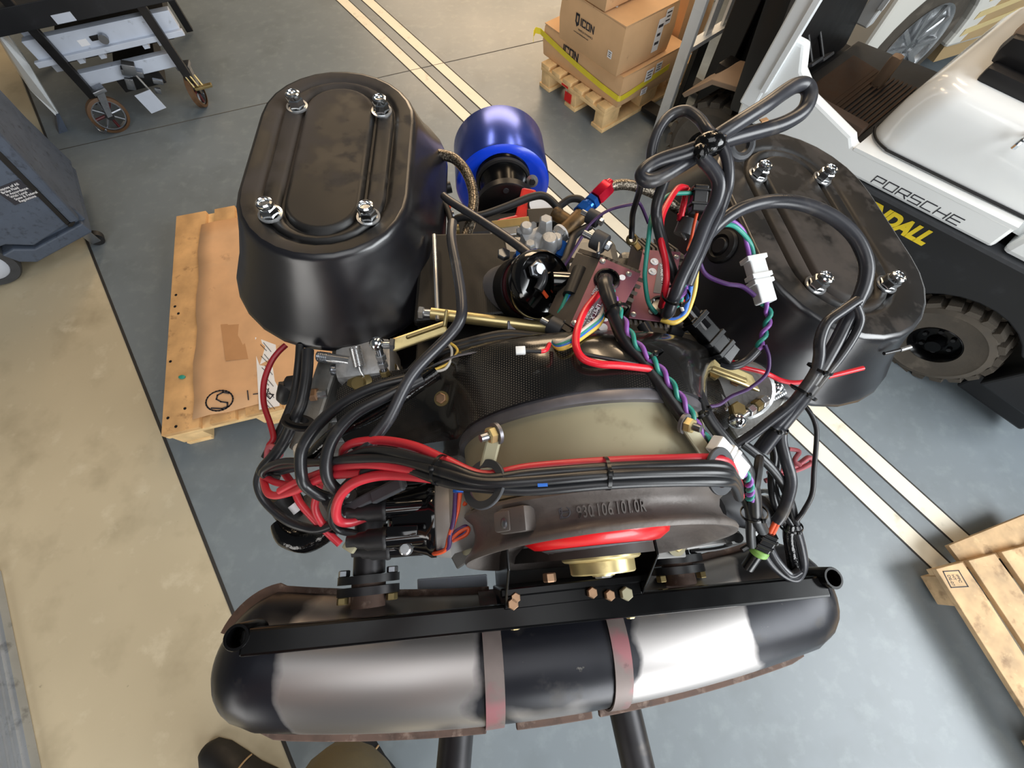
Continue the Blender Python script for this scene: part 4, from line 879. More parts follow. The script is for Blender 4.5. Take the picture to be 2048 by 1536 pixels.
mb = MB(); mb.prism([W(*q, 1.20) for q in ((688, 784), (720, 778), (806, 808), (809, 820), (795, 838), (760, 842), (735, 842), (700, 810))], (0, 0, -.012)); mb.build('intake_pad', mt('cast_light'), cb, smooth=0, bev=.002)
rod = wcyl('throttle_rod', W(757, 694, 1.30), W(771, 752, 1.262), .0045, 'stud_grey', eng, 12)
mb = MB(); mb.sphere(W(754, 688, 1.302), .0095, 14); mb.build('rod_end', mt('chrome'), rod)
for f_ in (.25, .5, .8): a = W(757, 694, 1.30).lerp(W(771, 752, 1.262), f_); whex('rod_nut', a, W(771, 752, 1.262) - a, .0066, .008, 'gold_dull' if f_ > .6 else 'alloy_bright', rod)
# gold cross rod with an arm at each end
ga, gb = W(862, 627, 1.298), W(1372, 690, 1.270)
gr = wcyl('cross_rod', ga, gb, .0078, 'gold_zinc', eng, 20)
wcyl('cross_rod_pin', W(838, 625, 1.297), ga, .0055, 'alloy_bright', gr, 12); whex('cross_rod_nut', W(848, 626, 1.298), ga - gb, .0085, .007, 'alloy_bright', gr)
arm = wbox('throttle_arm', W(782, 692, 1.305), W(893, 654, 1.303), .016, .007, 'gold_zinc', eng, (0, -.3, 1))
wbox('arm_channel', W(812, 676, 1.309), W(888, 650, 1.307), .004, .006, 'gold_dull', arm); wbox('arm_tip', W(889, 655, 1.305), W(894, 620, 1.312), .004, .010, 'gold_zinc', arm)
wcyl('arm_bolt', W(768, 690, 1.302), W(796, 690, 1.302), .005, 'alloy_bright', arm, 12); whex('arm_nut', W(782, 690, 1.304), W(796, 690, 1.302) - W(768, 690, 1.302), .009, .006, 'stud_grey', arm)
arm = wbox('throttle_arm', W(1365, 688, 1.268), W(1420, 735, 1.255), .016, .010, 'gold_dull', eng, (0, 0, 1))
wbox('arm_plate', W(1405, 722, 1.258), W(1535, 778, 1.225), .021, .005, 'gold_zinc', arm); wbox('arm_channel', W(1420, 735, 1.262), W(1492, 762, 1.240), .007, .006, 'gold_dull', arm)
for q, z in (((1524, 776), 1.228), ((1548, 777), 1.228)): mb = MB(); mb.sphere(W(*q, z), .0085, 14); mb.build('ball_joint', mt('chrome'), arm)
# right throttle plate and linkage
mb = MB(); mb.prism([W(*q, 1.205) for q in ((1397, 745), (1425, 735), (1470, 790), (1560, 765), (1580, 790), (1545, 850), (1475, 880), (1455, 850), (1410, 790))], (0, 0, -.02)); rp = mb.build('throttle_plate', mt('cast_alloy'), eng, smooth=0, bev=.004)
mb = MB(); mb.cyl(W(1480, 780, 1.19), W(1480, 780, 1.222), .042, 32, None, .004); mb.build('throttle_drum', mt('aluminium'), rp)
mb = MB(); mb.tube([W(*q, 1.211) for q in ((1402, 755), (1412, 748), (1440, 790), (1452, 812), (1446, 820), (1420, 790))], .003, 8, closed=True); mb.build('plate_rib', mt('alloy_bright'), rp)
whex('plate_nut', W(1424, 752, 1.215), (0, 0, 1), .009, .009, 'gold_dull', rp); whex('plate_nut', W(1470, 763, 1.223), (0, 0, 1), .008, .003, 'copper', rp)
lk = wcyl('link_rod', W(1478, 836, 1.232), W(1562, 776, 1.228), .0045, 'alloy_bright', eng, 12)
for f_ in (.2, .36, .5): a = W(1478, 836, 1.232).lerp(W(1562, 776, 1.228), f_); whex('link_nut', a, W(1562, 776, 1.228) - a, .0078, .010, 'gold_dull' if f_ == .36 else 'alloy_bright', lk)
mb = MB(); mb.sphere(W(1474, 841, 1.234), .011, 16); mb.build('ball_joint', mt('chrome'), lk)
coil(W(1528, 802, 1.226), W(1566, 780, 1.224), .006, .0013, 10, 'alloy_bright', lk); mb = MB(); mb.sphere(W(1551, 776, 1.23), .010, 14); mb.build('ball_joint', mt('chrome'), lk)
whex('link_bolt', W(1470, 822, 1.228), (.1, 0, 1), .011, .010, 'gold_dull', lk)
for q, z, r in (((1500, 815), 1.20, .018), ((1530, 830), 1.18, .016), ((1515, 855), 1.16, .014)): wcyl('linkage_boss', W(*q, z - .04), W(*q, z), r, 'cast_alloy', eng, 20, None, .003)
# grey castings between the right intake and the shroud
for a, b, r in (((1425, 560, 1.15), (1470, 700, 1.15), .030), ((1400, 540, 1.14), (1440, 660, 1.14), .024)): wcyl('intake_runner', W(*a), W(*b), r, 'cast_alloy', eng, 24, None, .004)
wcyl('runner_plug', W(1440, 628, 1.195), W(1420, 635, 1.20), .013, 'copper', eng, 20, None, .002)
mb = MB(); mb.box(W(1452, 690, 1.15), (.06, .08, .03), Matrix.Rotation(.6, 4, 'Z'), bev=.006); mb.build('runner_flange', mt('aluminium'), eng)
# left rail, its nut, plug cap and grommet
cvr = wbox('cam_rail', W(668, 722, 1.225), W(608, 905, 1.215), .030, .03, 'cast_alloy', eng, (0, 0, 1), .004)
wcyl('rail_stud', W(625, 790, 1.235), W(655, 787, 1.235), .006, 'alloy_bright', cvr, 12); whex('rail_nut', W(621, 790, 1.236), W(655, 787, 1.235) - W(625, 790, 1.235), .009, .010, 'copper', cvr)
wcyl('rail_bolt', W(600, 905, 1.22), W(600, 897, 1.235), .008, 'alloy_bright', cvr, 14)
pc = wcyl('plug_cap', W(612, 765, 1.225), W(574, 768, 1.225), .012, 'rubber', eng, 18, .011, .002)
mb = MB(); mb.tube([W(574, 770, 1.225), W(568, 784, 1.22), W(566, 795, 1.21), W(570, 803, 1.20)], .010, 10, rad=[.011, .009, .009, .006]); mb.build('cap_tail', mt('rubber'), pc)

# ---------------------------------------------------------------- distributor
DC = EZ(862, 1036, -.03); mb = EB(); dm = mb
mb.lathe(DC, (-1, 0, 0), [(.0, .046), (.022, .046), (.032, .040), (.036, .020), (.041, .004), (.0435, .0), (.0435, -.006), (.0, -.006)], 48); dc = mb.build('distributor_cap', mt('cap_black'), eng, smooth=45)
for k in range(6):
    th = math.radians(12 + 60 * k); off = Vector((0, .0295 * math.cos(th), .0295 * math.sin(th))); a = DC + off + Vector((.0, 0, 0)); b = DC + off * 1.0 + Vector((-.058, 0, 0))
    ecyl('cap_tower', a, b, .0108, 'cap_black', dc, 20, .0102, .001)
    if k < 4:
        mb = EB(); c = b; mb.lathe(c + Vector((.012, 0, 0)), (-1, 0, 0), [(.0, 0), (.0118, .0), (.0124, .002), (.0124, .004), (.0112, .006), (.0112, .020), (.0092, .023), (.0086, .030), (.0062, .033), (.006, .042), (0, .042)], 24); mb.build('terminal_boot', mt('rubber'), dc)
mb = EB(); mb.lathe(DC, (1, 0, 0), [(.041, .006), (.0435, .008), (.0455, .022), (.041, .026), (.037, .045), (.0355, .052), (.0, .052)], 48); db = mb.build('distributor_body', mt('body_grey'), eng, smooth=45)
a = EW(811, 1098, -.005); wcyl('cap_screw', a - Vector((0, 0, .01)), a + Vector((0, 0, .004)), .0065, 'alloy_bright', dc, 16, None, .0015)
mb = MB(); a = EW(805, 1062, .012); mb.box(a, (.032, .010, .006), Matrix.Rotation(.05, 4, 'Z'), bev=.001); mb.build('cap_block', mt('cap_black'), dc)
a = EW(700, 1094, -.02); mb = MB(); mb.box(a, (.014, .009, .009), Matrix.Rotation(-.5, 4, 'Z'), bev=.002); mb.build('terminal_end', mt('olive_alloy'), dc)
wbox('diagnostic_clip', W(690, 1022, 1.275), W(808, 962, 1.30), .012, .012, 'rubber_grey', eng)
wbox('clip_half', W(745, 996, 1.292), W(806, 966, 1.308), .014, .008, 'rubber_grey', eng)
# lower left: the shiny taped elbow and a tag
mb = MB(); mb.tube([W(556, 1046, 1.15), W(575, 1072, 1.15), W(612, 1082, 1.15), W(650, 1066, 1.16), (W(668, 1050, 1.18))], .012, 12, rad=[.010, .015, .016, .014, .010]); mb.build('taped_elbow', mt('tape_shiny'), eng)
wcyl('white_plug', W(588, 1006, 1.18), W(600, 1020, 1.175), .009, 'paper', eng, 18); wcyl('plug_socket', W(560, 990, 1.16), W(590, 1030, 1.14), .022, 'black_dark', eng, 18)
mb = MB(); mb.box(W(632, 1022, 1.13), (.07, .05, .04), Matrix.Rotation(.5, 4, 'Z'), bev=.01); mb.build('head_end', mt('cast_alloy'), eng)

# ---------------------------------------------------------------- exhaust: pipes, flanges, muffler
MZ = -.2
def mpath(n=25):
    out = []
    for k in range(n + 1):
        x = -.395 + (.355 + .395) * k / n; u = (x + .02) / .375; out.append((x, -.140 + .030 * u * u))
    return out
def mring(x, yc, a, b, tx, n=28): 
    nx = Vector((1, tx, 0)).normalized(); ny = Vector((-nx.y, nx.x, 0))
    return [Vector((x, yc, MZ)) + ny * (a * math.cos(2 * math.pi * k / n)) + Vector((0, 0, b * math.sin(2 * math.pi * k / n))) for k in range(n)]
P = mpath(); rings = []; A_, B__ = .078, .074
for j in range(7):
    t_ = j / 7; s = math.sin(math.pi / 2 * t_); x = P[0][0] - .072 * math.cos(math.pi / 2 * t_); rings.append(mring(x, P[0][1] + .004, A_ * max(.04, s), B__ * max(.04, s), -.10))
for k, (x, y) in enumerate(P): rings.append(mring(x, y, A_, B__, .16 * (x + .02) / .375))
for j in range(6, -1, -1):
    t_ = j / 7; s = math.sin(math.pi / 2 * t_); x = P[-1][0] + .072 * math.cos(math.pi / 2 * t_); rings.append(mring(x, P[-1][1] + .004, A_ * max(.04, s), B__ * max(.04, s), .10))
mb = EB(); mb.loft(rings); mf = mb.build('muffler', mt('muffler_steel'), eng, smooth=60, label='long black muffler with rubbed bare metal patches')
def seam(x0, x1, side, name='seam_flange', w=.012, n=14):   # side +1 rear, -1 front
    mb = EB(); L_ = []
    for k in range(n + 1):
        x = x0 + (x1 - x0) * k / n; u = (x + .02) / .375; y = -.140 + .030 * u * u; e = max(0, abs(u) - .96) * 1.2
        yo = y + side * (A_ - .002 - e * e * .9); yi = yo + side * w
        L_.append([Vector((x, yo, MZ - .004)), Vector((x, yi, MZ - .004)), Vector((x, yi, MZ + .004)), Vector((x, yo, MZ + .004))])
    mb.loft(L_); return mb.build(name, mt('rust_seam'), mf, smooth=0, bev=.0015)
seam(.09, .36, 1)
mb = EB(); L_ = []; rim = []
for k in range(12): x = -.11 - .285 * k / 11; u = (x + .02) / .375; rim.append((Vector((x, -.140 + .030 * u * u + A_ - .002, 0)), Vector((-.1 * 0, 1, 0))))
for k in range(1, 12): a = math.radians(90 + 68 * k / 11); rim.append((Vector((-.395 + .071 * math.cos(a), -.106 + .077 * math.sin(a), 0)), Vector((math.cos(a), math.sin(a), 0))))
for p, d in rim: q = p + d * .010; p = p - d * .016; L_.append([Vector((p.x, p.y, MZ - .004)), Vector((q.x, q.y, MZ - .004)), Vector((q.x, q.y, MZ + .004)), Vector((p.x, p.y, MZ + .004))])
mb.loft(L_); mb.build('seam_flange', mt('rust_seam'), mf, smooth=30)
seam(-.41, -.125, -1); seam(-.085, .02, -1); seam(.03, .36, -1)
for px, py in ((985, 1300), (1238, 1290)):
    x = EZ(px, py, -.13).x; u = (x + .02) / .375; y = -.140 + .030 * u * u; mb = EB(); ri = []
    for k in range(31):
        a = math.radians(-35 + 250 * k / 30); a = math.pi - a if False else a
        c = Vector((x, y, MZ)); d = Vector((0, -math.cos(a), math.sin(a))); e = Vector((0, d.y * (A_ + .001), d.z * (B__ + .001)))
        ri.append([c + e + Vector((-.012, 0, 0)), c + e + Vector((.012, 0, 0)), c + e * 1.035 + Vector((.012, 0, 0)), c + e * 1.035 + Vector((-.012, 0, 0))])
    mb.loft(ri); so_ = mb.build('strap', mt('strap_metal'), mf, smooth=30, label='greyish steel strap with worn red paint')
for (px, py), (qx, qy) in (((912, 1478), (905, 1560)), ((1250, 1420), (1282, 1560))):
    a = EZ(px, py, -.24); b = EZ(qx, qy, -.25); d = (b - a).normalized(); a = a - d * .05; b = b + d * .05
    mb = EB(); mb.lathe(a, b - a, [(.0235, 0), (.0235, (b - a).length), (.021, (b - a).length), (.021, (b - a).length - .05)], 32); mb.build('tail_pipe', mt('pipe_dark'), mf)
def eflange(px, py, z, m1, nm):
    c = EZ(px, py, z); ex = ecyl('exhaust_pipe', c + Vector((0, .01, 0)), c + Vector((0, .13, .01)), .021, 'pipe_dark', eng, 24)
    ecyl('inlet_stub', c + Vector((0, -.03, 0)), c + Vector((0, .0, 0)), .022, 'rust_seam', ex, 24)
    for dy, mm in ((.004, 'black_steel'), (-.010, m1)):
        mb = EB(); mb.loft([[c + Vector((.040 * math.cos(a) * (1 if abs(math.cos(a)) > .7 else .95), dy + q, .030 * math.sin(a))) for a in [2 * math.pi * k / 24 for k in range(24)]] for q in (-.005, .005)]); mb.build('flange', mt(mm), ex, smooth=30)
    for sx in (-.031, .031):
        for q, h in ((.009, .008), (-.024, .009)):
            mb = EB(); mb.hexnut(c + Vector((sx, q, .006)), (0, 1, 0), .0075, h); mb.build('flange_nut', mt('gold_dull' if q < 0 else 'stud_grey'), ex, smooth=25)
eflange(738, 1164, -.15, 'pipe_dark', 'l'); eflange(1352, 1124, -.15, 'black_steel', 'r')
wbox('heat_shield', W(835, 1178, 1.03), W(975, 1168, 1.03), .03, .004, 'lift_grey', eng, (0, -.3, 1))
# crossbar with end tubes and the U bracket
ba_, bb_ = EZ(488, 1284, -.082), EZ(1645, 1171, -.082)
cbm = None; mb = EB(); x_ = (bb_ - ba_).normalized(); y_ = Vector((-x_.y, x_.x, 0)).normalized(); R_ = Matrix((x_, y_, Vector((0, 0, 1)))).transposed().to_4x4()
mb.box((ba_ + bb_) / 2, ((bb_ - ba_).length, .0265, .022), R_); cbm = mb.build('crossbar', mt('black_gloss'), eng, smooth=0, bev=.003, label='glossy black crossbar above the muffler')
for (px, py), up in (((472, 1275), .012), ((1668, 1156), .022)):
    c = EZ(px, py, -.082 + up); mb = EB(); L_ = .052; mb.lathe(c, (0, 0, -1), [(.0095, L_), (.0135, L_), (.0135, .001), (.0128, 0), (.0102, 0), (.0095, .001), (.0095, L_)], 28); mb.build('end_tube', mt('black_gloss'), cbm)
x0, x1 = EZ(1008, 1205, -.066).x, EZ(1285, 1190, -.066).x
ub = ebox('mount_bracket', (x0, -.073, -.070), (x1, -.056, -.066), 'black_gloss', bev=.001)
ebox('bracket_back', (x0 - .004, -.060, -.17), (x1 + .004, -.050, -.060), 'black_gloss', ub, .002); ebox('bracket_floor', (x0, -.055, -.165), (x1, .05, -.155), 'black_dark', ub, .002)
for x in (x0, x1):
    mb = EB(); mb.prism([(x, -.073, -.069), (x, -.055, -.04), (x, -.03, -.002), (x, .02, -.002), (x, .03, -.03), (x, .02, -.16), (x, -.06, -.16)], (.003, 0, 0)); mb.build('bracket_cheek', mt('black_gloss'), ub, smooth=0, bev=.001)
ebox('bracket_ear', (x0 - .022, .000, -.025), (x0, .028, -.018), 'black_gloss', ub)
for q, m_, r in (((1025, 1207), 'copper', .0068), ((1030, 1195), 'copper', .006), ((1182, 1185), 'copper', .0065), ((1217, 1190), 'copper', .0065), ((1250, 1187), 'olive_alloy', .008)):
    a = EZ(*q, -.064); mb = EB(); mb.hexnut(a, (0, 0, 1), r, .008); mb.build('bracket_bolt', mt(m_), ub, smooth=25)
for q in ((1030, 1248), (1260, 1226)): a = EZ(*q, -.088); mb = EB(); mb.hexnut(a, (0, -1, 0), .006, .006); mb.build('bar_bolt', mt('gold_zinc'), cbm, smooth=25)
a = EZ(1098, 1146, -.05); mb = EB(); mb.hexnut(a, (0, -1, 0), .008, .01); mb.build('belt_guard_bolt', mt('copper'), ub, smooth=25)
# tin pieces either side of the ring
tp = wbox('tin_bracket', W(1276, 1104, 1.12), W(1368, 1098, 1.11), .022, .006, 'body_grey', eng); whex('tin_bolt', W(1352, 1091, 1.126), (.1, -.2, 1), .008, .007, 'gold_zinc', tp)
mb = MB(); mb.lathe(W(1352, 1092, 1.121), (.1, -.2, 1), [(0, 0), (.0135, 0), (.0135, .002), (0, .002)], 24); mb.build('tin_washer', mt('olive_alloy'), tp)
wbox('tin_edge', W(1368, 1088, 1.115), W(1490, 1070, 1.10), .016, .006, 'body_grey', tp); 
mb = MB(); mb.tube([W(*q) for q in ((1380, 1103, 1.10), (1440, 1096, 1.10), (1500, 1078, 1.10))], .003, 6); mb.build('tin_lip', mt('black_steel'), tp)
tl = wbox('tin_bracket', W(905, 1118, 1.14), W(962, 1078, 1.16), .030, .006, 'cast_alloy', eng); wcyl('tin_post', W(932, 1105, 1.145), W(945, 1065, 1.20), .006, 'olive_alloy', tl, 10)
# big rubber hose to the right of the ring with its clamp
mb = MB(); mb.tube([W(1420, 1020, 1.22), W(1455, 1015, 1.205), W(1490, 1022, 1.19), W(1520, 1030, 1.18)], .022, 20); oh = mb.build('intake_hose', mt('rubber_grey'), eng)
c = W(1528, 1018, 1.185); mb = MB(); mb.torus(c, (1, -.15, -.2), .0235, .003, 32, 6); mb.build('hose_clamp', mt('alloy_bright'), oh)
wcyl('hose_pipe', W(1525, 1022, 1.185), W(1560, 1020, 1.18), .020, 'alloy_bright', oh, 24)
for q, r in (((1455, 1062), .009), ((1470, 1068), .007), ((1444, 1058), .008)): wcyl('tin_clip', W(*q, 1.12), W(q[0] + 6, q[1] + 8, 1.14), r, 'black_steel', eng, 14)
mb = MB(); mb.box(W(1480, 1048, 1.11), (.06, .05, .03), Matrix.Rotation(.2, 4, 'Z'), bev=.006); mb.build('head_end', mt('aluminium'), eng)
# ---------------------------------------------------------------- ignition coil
cap_c = W(1090, 566, 1.335); cax = Vector((.44, -.34, .66)).normalized(); GM = Matrix.Translation(cap_c) @ Matrix.Scale(1.28, 4) @ Matrix.Translation(-cap_c)
mb = MB(); mb.lathe(cap_c, cax, [(.0, -.088), (.026, -.088), (.0295, -.084), (.0295, -.018), (.0, -.018)], 40); co_ = mb.build('ignition_coil', mt('coil_maroon'), eng)
mb = MB(); mb.lathe(cap_c, cax, [(.0, -.050), (.0302, -.050), (.0302, -.078), (0, -.078)], 40); mb.build('coil_label', mt('print_grey'), co_)
mb = MB(); mb.lathe(cap_c, cax, [(.0315, -.020), (.0335, -.016), (.0335, -.006), (.031, -.001), (.0290, .002), (.0275, -.001), (.020, .0), (.0, .001)], 44); mb.build('coil_cap', mt('cap_black'), co_)
for h0, h1 in ((-.046, -.030),): mb = MB(); mb.lathe(cap_c, cax, [(.0300, h0), (.0318, h0), (.0318, h1), (.0300, h1)], 40); mb.build('coil_clamp', mt('black_steel'), co_)
xa, ya, za = onto(cax); rgt = (Vector((1, 0, 0)) - cax * cax.x).normalized(); upw = cax.cross(rgt) * (-1 if cax.cross(rgt).y < 0 else 1)
twr = cap_c + rgt * .004 + cax * .002; wcyl('coil_tower', twr, twr + cax * .014 + rgt * .030, .0115, 'cap_black', co_, 20, .0105, .002)
mb = MB(); mb.torus(twr + cax * .014 + rgt * .030, cax * .014 + rgt * .030, .008, .0025, 20, 8); mb.build('tower_rim', mt('rubber'), co_)
for a in (cap_c - rgt * .013 + upw * .010, cap_c + rgt * .017 - upw * .013): wcyl('coil_terminal', a, a + cax * .012, .005, 'stud_grey', co_, 12); whex('terminal_nut', a + cax * .003, cax, .0082, .005, 'stud_grey', co_)
a = cap_c - rgt * .004 - upw * .014 + cax * .003; wbox('orange_tab', a - rgt * .004 + upw * .006, a + rgt * .006 - upw * .004, .005, .002, 'wire_orange', co_, cax)
a = cap_c - cax * .040 - upw * .034; wbox('clamp_ear', a, a - upw * .014 + rgt * .004, .016, .004, 'clamp_steel', co_, cax); whex('clamp_bolt', a - upw * .006 + cax * .002, cax, .006, .005, 'stud_grey', co_)
wbox('coil_foot', a - upw * .016 - rgt * .03, a - upw * .016 + rgt * .03, .012, .003, 'clamp_steel', co_, cax)
lettering('BLASTER', cap_c - cax * .0745 - upw * .0 + (-upw * .0306), (cax), rgt * -1 if False else rgt, .012, mt('coil_print'), co_, 'coil_print', .0005) if False else None
for k in range(4):
    th = math.radians(-150 + k * 22); d = rgt * math.cos(th) + upw * math.sin(th); a = cap_c - cax * .070 + d * .0303; wbox('coil_print', a, a + cax * .014, .006, .0008, 'coil_print', co_, d, .0001)
GM = Matrix()
# ---------------------------------------------------------------- fuel regulator, brass tee, hose ends
rg_c = W(1072, 488, 1.27); mb = MB(); mb.box(rg_c, (.040, .034, .036), Matrix.Rotation(.5, 4, 'Z') @ Matrix.Rotation(.3, 4, 'X'), bev=.005); rg = mb.build('fuel_regulator', mt('cast_light'), eng)
for k, (q, r, h) in enumerate((((1052, 470), .011, .02), ((1090, 468), .012, .03), ((1096, 498), .014, .024), ((1060, 505), .010, .02), ((1110, 492), .010, .02))): a = W(*q, 1.28); wcyl('regulator_port', a, a + Vector((.012 * (1 - k % 2 * 2), .004, .6)).normalized() * h, r, 'cast_light', rg, 6 if k % 2 else 16, r * .8, .002)
for q in ((1040, 466), (1066, 455), (1120, 470)): whex('regulator_screw', W(*q, 1.285), (0, -.3, 1), .006, .008, 'alloy_bright', rg)
for q in ((1115, 508), (1040, 520)): wcyl('blue_cap', W(*q, 1.26), W(q[0] + 8, q[1] - 12, 1.28), .012, 'anodised_blue', rg, 16)
te = wcyl('brass_tee', W(1117, 472, 1.278), W(1168, 425, 1.285), .0115, 'brass', eng, 18, None, .002)
wcyl('tee_branch', W(1143, 448, 1.28), W(1106, 424, 1.285), .010, 'brass', te, 16, None, .002); whex('tee_nut', W(1112, 478, 1.277), W(1168, 425, 1.285) - W(1117, 472, 1.278), .014, .014, 'alloy_bright', te)
wcyl('seal_ring', W(1120, 468, 1.278), W(1124, 465, 1.278), .0135, 'paper', te, 18)
he = whex('hose_fitting', W(1160, 428, 1.285), W(1200, 388, 1.292) - W(1160, 428, 1.285), .0135, .016, 'anodised_blue'); ax_ = (W(1200, 388, 1.292) - W(1160, 428, 1.285)).normalized()
a = W(1160, 428, 1.285); wcyl('fitting_neck', a + ax_ * .014, a + ax_ * .030, .0095, 'anodised_blue', he, 16); whex('fitting_nut', a + ax_ * .022, ax_, .0125, .010, 'anodised_blue', he)
whex('fitting_socket', a + ax_ * .034, ax_, .0135, .030, 'anodised_red', he); wcyl('socket_collar', a + ax_ * .062, a + ax_ * .070, .010, 'anodised_red', he, 18, .0085)
# ---------------------------------------------------------------- behind: red casting, black flange, gauge, blue drum
dx = Vector((-math.sin(math.radians(5.2)), math.cos(math.radians(5.2)), 0)); d0 = Vector((-.02, .775, 1.06))
dr = thing('drum', 'glossy blue drum with black hub behind the engine, lying over the floor stripes', 'drum', (d0.x, d0.y, 0))
mb = MB(); mb.lathe(d0, dx, [(.0, .0), (.088, .0), (.099, .003), (.105, .010)], 64); mb.build('drum_face', mt('drum_blue'), dr, smooth=60)
mb = MB(); mb.lathe(d0, dx, [(.105, .010), (.1065, .016), (.1065, .130), (.104, .134), (.0, .134)], 64); mb.build('drum_shell', mt('drum_side_blue'), dr, smooth=60, label='brushed metallic blue shell')
mb = MB(); mb.lathe(d0 + Vector((0, 0, .032)), dx * -1, [(.060, -.002), (.058, .012), (.052, .018), (.049, .040), (.046, .062), (.0, .064)], 40); hb = mb.build('hub', mt('black_gloss'), dr, smooth=50)
mb = MB(); mb.torus(d0 + Vector((0, 0, .032)) - dx * .012, dx, .054, .006, 40, 8); mb.build('hub_ring', mt('rubber'), hb)
mb = MB(); mb.lathe(d0 + Vector((0, 0, .026)) - dx * .055, dx * -1, [(.0, .03), (.058, .03), (.063, .026), (.063, .012), (.05, .004)], 48); mb.build('hub_flange', mt('black_steel'), dr, smooth=40)
for k in range(8):
    th = 2 * math.pi * k / 8; a = d0 + Vector((0, 0, .026)) - dx * .085 + Vector((math.cos(th) * .048, 0, math.sin(th) * .048)); wcyl('flange_hole', a, a - dx * .002, .006, 'rubber_grey', dr, 12)
a = W(1019, 352, 1.125); mb = MB(); mb.sphere(a, .011, 16); mb.build('magenta_plug', mt('wire_purple') if False else mt('anodised_red'), dr)
a = W(1064, 362, 1.10); mb = MB(); mb.lathe(a, dx * -1 + Vector((0, 0, .5)), [(.006, .003), (.013, .002), (.013, 0), (.006, 0)], 24); mb.build('washer', mt('alloy_bright'), dr); wcyl('washer_bolt', a, a + (dx * -1 + Vector((0, 0, .5))).normalized() * .012, .006, 'rubber', dr, 12)
for q, e in (((955, 358), (962, 350)), ((884, 378), (902, 374))): wcyl('hub_knob', W(*q, 1.08), W(*e, 1.08), .012, 'black_steel', dr, 16)
# three steel feet carry the drum
for th in (-.07, .07): mb = MB(); a = d0 + Vector((th, 0, 0)) + dx * .07; mb.box((a.x, a.y, .48), (.03, .03, .96)); mb.build('support_leg', mt('black_steel'), dr, smooth=0)
rc = None; mb = MB(); mb.prism([W(*q, 1.165) for q in ((1043, 372), (1075, 378), (1060, 425), (1062, 445), (1010, 452), (980, 455), (995, 436), (1030, 428))], (0, .0, -.05)); rc = mb.build('red_casting', mt('red_paint'), eng, smooth=0, bev=.006, label='red painted casting')
wbox('toothed_edge', W(984, 462, 1.165), W(1060, 452, 1.165), .02, .03, 'gold_dull', rc)
gc = W(1083, 412, 1.165); gx = Vector((.05, -.25, 1)).normalized(); mb = MB(); mb.lathe(gc, gx, [(.024, -.04), (.0265, -.036), (.0265, .004), (.0235, .006), (.0235, .003)], 36); gg = mb.build('round_sender', mt('rubber'), eng)
mb = MB(); mb.lathe(gc, gx, [(.0, .0035), (.0235, .0035)], 36); mb.build('cream_face', mt('paper'), gg)
wbox('black_tray', W(1055, 440, 1.17), W(1120, 436, 1.17), .035, .02, 'black_steel', eng)
wbox('bell_housing', W(900, 482, 1.06), W(1110, 464, 1.06), .05, .10, 'chassis_black', eng, (0, -.2, 1), .01); wbox('bell_plate', W(980, 470, 1.175), W(1040, 462, 1.175), .02, .008, 'alloy_bright', eng)
for q, z, c_ in (((895, 435), 1.19, 'stud_grey'), ((905, 462), 1.17, 'gold_dull')): wcyl('starter_terminal', W(*q, z), W(q[0] + 14, q[1] - 2, z), .010, c_, eng, 14)
wcyl('orange_plug', W(886, 424, 1.20), W(892, 410, 1.20), .010, 'wire_orange', eng, 12)
# ================================================================ leads and hoses fixed to the engine
def path(pts, sub=8):          # smooth a list of points
    P = [Vector(p) for p in pts]; m = len(P); Q = []
    for i in range(m - 1):
        p0, p1, p2, p3 = P[max(0, i - 1)], P[i], P[i + 1], P[min(m - 1, i + 2)]
        for k in range(sub):
            t = k / sub; Q.append(.5 * ((2 * p1) + (p2 - p0) * t + (2 * p0 - 5 * p1 + 4 * p2 - p3) * t * t + (3 * p1 - p0 - 3 * p2 + p3) * t ** 3))
    return Q + [P[-1]]
def wire(name, pts, r, m, par, n=8, off=(0, 0), label=None):
    mb = MB(); mb.tube([W(p[0] + off[0], p[1] + off[1], p[2]) for p in pts], r, n); return mb.build(name, mt(m), par, smooth=70, label=label)
def fill(pts, z0, z1):         # heights running evenly from z0 to z1
    return [(p[0], p[1], z0 + (z1 - z0) * k / (len(pts) - 1)) for k, p in enumerate(pts)]
def twist(name, pts, r, off, pitch, mats, par):
    Q = path([W(*p) for p in pts], 10); S = [0]
    for a, b in zip(Q, Q[1:]): S.append(S[-1] + (b - a).length)
    n = max(8, int(S[-1] / pitch * 10)); out = [[], []]; j = 0; N = None
    for k in range(n + 1):
        s = S[-1] * k / n
        while j < len(S) - 2 and S[j + 1] < s: j += 1
        t = (s - S[j]) / max(1e-9, S[j + 1] - S[j]); p = Q[j].lerp(Q[j + 1], t); T = (Q[j + 1] - Q[j]).normalized()
        if N is None: N = T.orthogonal().normalized()
        N = (N - T * N.dot(T)).normalized(); B = T.cross(N); a = 2 * math.pi * s / pitch
        for q in (0, 1): out[q].append(p + (N * math.cos(a + math.pi * q) + B * math.sin(a + math.pi * q)) * off)
    for q in (0, 1):
        mb = MB(); mb.tube(out[q], r, 7, 1); mb.build(name, mt(mats[q]), par, smooth=70)
def tie(par, px, py, z, qx, qy, qz, R, sq=1.0):     # a cable tie round a bundle running towards (qx, qy)
    a, b = W(px, py, z), W(qx, qy, qz); ax = (b - a).normalized(); mb = MB(); mb.lathe(a - ax * .0015, ax, [(R, 0), (R + .001, 0), (R + .001, .003), (R, .003)], 24); o = mb.build('cable_tie', mt('plastic_black'), par)
    x, y, z_ = onto(ax); up = (Vector((0, -.2, 1)) - ax * ax.dot(Vector((0, -.2, 1)))).normalized(); mb = MB(); mb.box(a + up * (R + .001), (.0045, .0045, .004), bev=.0008); mb.build('tie_head', mt('plastic_black'), o)
